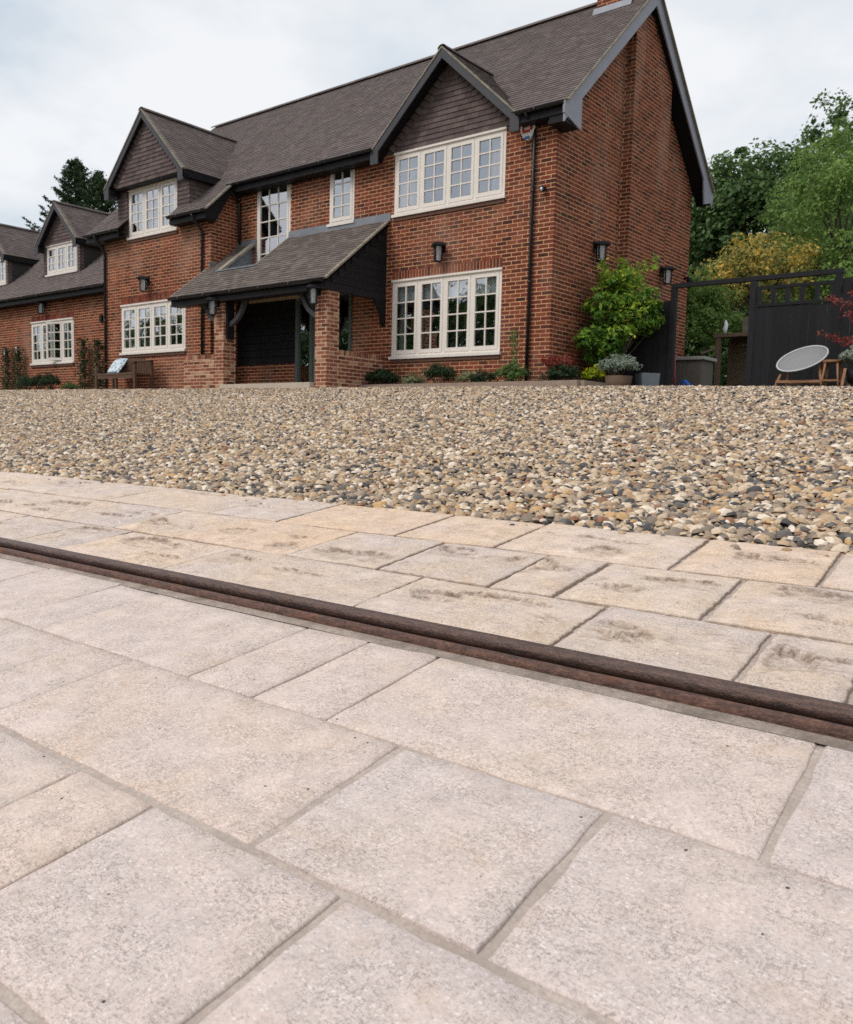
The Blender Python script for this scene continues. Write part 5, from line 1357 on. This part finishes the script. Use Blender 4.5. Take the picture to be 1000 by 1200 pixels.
for (x, y, h_) in ((-7.22, 19.5, 2.35), (-5.9, 19.5, 2.35), (-7.22, 20.3, 2.38), (-5.9, 20.3, 2.38)):
    m_ = MB(); m_.box(x-.05, x+.05, y-.05, y+.05, .7, h_); m_.build('post', M_WOODG, ls)
m_ = MB(); m_.prism([(-7.32, 19.42, 2.34), (-7.32, 20.4, 2.40), (-7.32, 20.4, 2.46), (-7.32, 19.42, 2.42)], (1.7, 0, 0)); m_.build('roof', M_WOODG, ls)
for k in range(9):
    m_ = MB(); z = .8+k*.18; m_.box(-7.17, -5.95, 20.30, 20.33, z, z+.165); m_.build('slat', M_WOODG, ls)
m_ = MB(); m_.beam((-7.55, 19.3, 1.98), (-7.25, 19.5, 2.12), .08, .05); m_.build('arm_rail', M_WOODG, ls)
for k in range(14):
    lg = thing('log', 'split log stacked inside the open log store', 'log', (-6.4, 19.9, .85), 'logs in the log store')
    x = -6.7+.13*(k % 5)+random.uniform(-.02, .02); z = .85+.125*(k//5)
    m_ = MB(); m_.tube([(x, 19.65, z), (x+.01, 20.2, z)], .062, 7); m_.build('log_wood', M_WOODG, lg)
orn = thing('bird_ornament', 'small white bird ornament on the log store roof', 'ornament', (-7.05, 19.5, 2.45))
m_ = MB(); m_.tube([(-7.08, 19.45, 2.42), (-7.08, 19.45, 2.52), (-7.06, 19.45, 2.60), (-7.07, 19.45, 2.68), (-7.07, 19.45, 2.71)], [.03, .055, .045, .03, .008], 8); m_.build('bird_body', m_plain('white ceramic', (.8, .8, .8), .3, .02), orn, True)
sh_ = thing('stone_wall', 'pale lichened stone wall behind the log store', 'wall', (-6.6, 21, .85))
m_ = MB(); m_.box(-7.3, -3.5, 21.2, 21.6, .6, 3.0); m_.build('masonry', m_plain('lichened stone', (.22, .19, .14), .9, .3, 6, alt=(.10, .11, .06), bump=.5), sh_)

# ------------------------------------------------------------------ trees
g0 = .85
tree('oak_tree', 'dark green broad tree behind the right end of the house', 'tree', (-10.9, 32, g0), [((-10.9, 32, 7.4), (2.7, 2.6, 3.0), 190, 110, .62), ((-10.3, 31.5, 4.2), (2.8, 2.2, 2.2), 110, 90, .65)], ML_DARK, .17, .28)
tree('oak_tree', 'dark green tree close behind the gable, partly hidden by the house', 'tree', (-14.6, 33, g0), [((-14.2, 33, 7.2), (3.0, 2.6, 3.3), 190, 110, .62), ((-13.0, 32, 3.6), (2.6, 2.2, 2.6), 120, 90, .65)], ML_DARK, .17, .26)
tree('oak_tree', 'dark green tree filling between the broad oak and the pale birch', 'tree', (-8.6, 33, g0), [((-8.9, 33, 7.3), (2.6, 2.4, 3.4), 190, 95, .6)], ML_DARK, .17, .24)
tree('tall_tree', 'tall thin crowned tree rising above the right edge', 'tree', (-8.2, 36, g0), [((-8.6, 36, 10.9), (2.3, 2.0, 2.4), 80, 60, .42), ((-7.4, 36, 7.5), (2.8, 2.2, 2.8), 130, 90, .6)], ML_DARK, .15, .22)
tree('birch_tree', 'pale green feathery tree at the right edge behind the gate', 'tree', (-6.1, 25, g0), [((-6.1, 25, 5.9), (1.75, 1.6, 2.4), 150, 90, .42), ((-5.6, 24.6, 3.6), (1.6, 1.5, 1.8), 100, 80, .42)], ML_LIGHT, .09, .13)
tree('birch_tree', 'pale green tree top between the dark oak and the right edge', 'tree', (-8.0, 28.5, g0), [((-7.9, 28.5, 6.6), (1.35, 1.4, 2.0), 90, 55, .42)], ML_MID, .12, .13)
tree('autumn_tree', 'small ochre yellow autumn tree beyond the gate beam', 'tree', (-7.6, 23.5, g0), [((-7.65, 23.5, 4.3), (1.6, 1.2, 1.15), 130, 52, .30), ((-8.6, 23.4, 4.1), (.6, .6, .8), 26, 40, .26)], ML_YEL, .085, .10)
shrub('leafy_shrub', 'mid green leafy shrub between the gable and the log store', 'shrub', (-8.6, 21.2, g0), (1.2, .9, 1.85), 170, 60, .26, .10, ML_LIGHT)
shrub('leafy_shrub', 'dull green shrub behind the stone wall left of the gate leaf', 'shrub', (-7.0, 22.6, g0), (1.25, .8, 1.5), 130, 60, .28, .09, ML_MID)
shrub('leafy_shrub', 'green shrub behind the openings of the gate leaf', 'shrub', (-5.2, 21.9, g0), (1.2, .8, 1.2), 90, 50, .28, .10, ML_LIGHT)
hd = thing('hedge', 'dense dark hedge closing the view behind the garden', 'hedge', (-12, 38, g0))
C, Nn, rn, cc = clumps((-11, 38, 2.8), (10, 1.5, 2.6), 260, 50, .9, -.9, .2); leafmesh('foliage', C, Nn, .26, .6, rn-.1, ML_DARK, hd)
# conifers beyond the garage
def conifer(label, x, y, z0, zt, rad):
    r_ = thing('conifer', label, 'tree', (x, y, z0)); m_ = MB(); m_.tube([(x, y, z0), (x, y, z0+(zt-z0)*.7), (x, y, zt)], [.25, .13, .02], 8)
    Cs, Ns = [], []
    z = z0+(zt-z0)*.35
    while z < zt-.15:
        f = (zt-z)/(zt-z0); L_ = rad*min(1, f*2.1)**.8
        for k in range(5):
            a = random.uniform(0, 2*math.pi); ln = L_*random.uniform(.6, 1.15); tip = Vector((x+math.cos(a)*ln, y+math.sin(a)*ln, z+ln*.62))
            m_.tube([(x, y, z), tip], [.035, .008], 5)
            n_ = int(70*ln)+16; tt = RNG.uniform(.15, 1.0, n_); B_ = np.array((x, y, z))[None]*(1-tt[:, None])+np.array(tip)[None]*tt[:, None]
            sw = .20*(1.15-tt)[:, None]; Cs.append(B_+RNG.normal(0, 1, (n_, 3))*sw*np.array([1, 1, .7])); Ns.append(RNG.normal(0, 1, (n_, 3)))
        z += .28*(.5+f)
    m_.build('trunk', M_BARK, r_, True); C = np.concatenate(Cs)
    leafmesh('crown', C, np.concatenate(Ns), .20, .32, RNG.uniform(0, 1, len(C)), ML_CON, r_)
conifer('dark pointed conifer rising behind the garage dormer', -51.4, 29, .8, 16.4, 3.2)
conifer('dark conifer half hidden behind the wing gable', -48.8, 29, .8, 15.2, 2.8)
# trees across the drive behind the viewer (seen mirrored in the windows)
for (x, y, zt, lab) in ((-80, -16, 9.6, 'leftmost broad green tree of the row across the drive'), (-70, -15, 9.4, 'second broad green tree from the left in the row across the drive'), (-61, -16, 9.2, 'third broad green tree from the left in the row across the drive'), (-52, -15, 9.3, 'broad green tree at the middle of the row across the drive'), (-43, -16, 8.8, 'broad green tree right of the middle of the row across the drive'), (-35, -15, 9.2, 'broad green tree across the drive, left of the tallest one'), (-28.5, -16, 14.5, 'tallest green tree across the drive, facing the house'), (-20, -16, 8.8, 'broad green tree at the right end of the row across the drive')):
    tree('oak_tree', lab, 'tree', (x, y, -1.0), [((x, y, zt*.58), (4.6, 3.0, zt*.42), 160, 26, 1.1), ((x+1, y, zt*.3), (5.2, 2.5, zt*.3), 120, 26, 1.1)], ML_DARK, .44, .42)
print('pebble faces', NPEB, 'polys', sum(len(o.data.polygons) for o in SC.objects if o.type == 'MESH'))
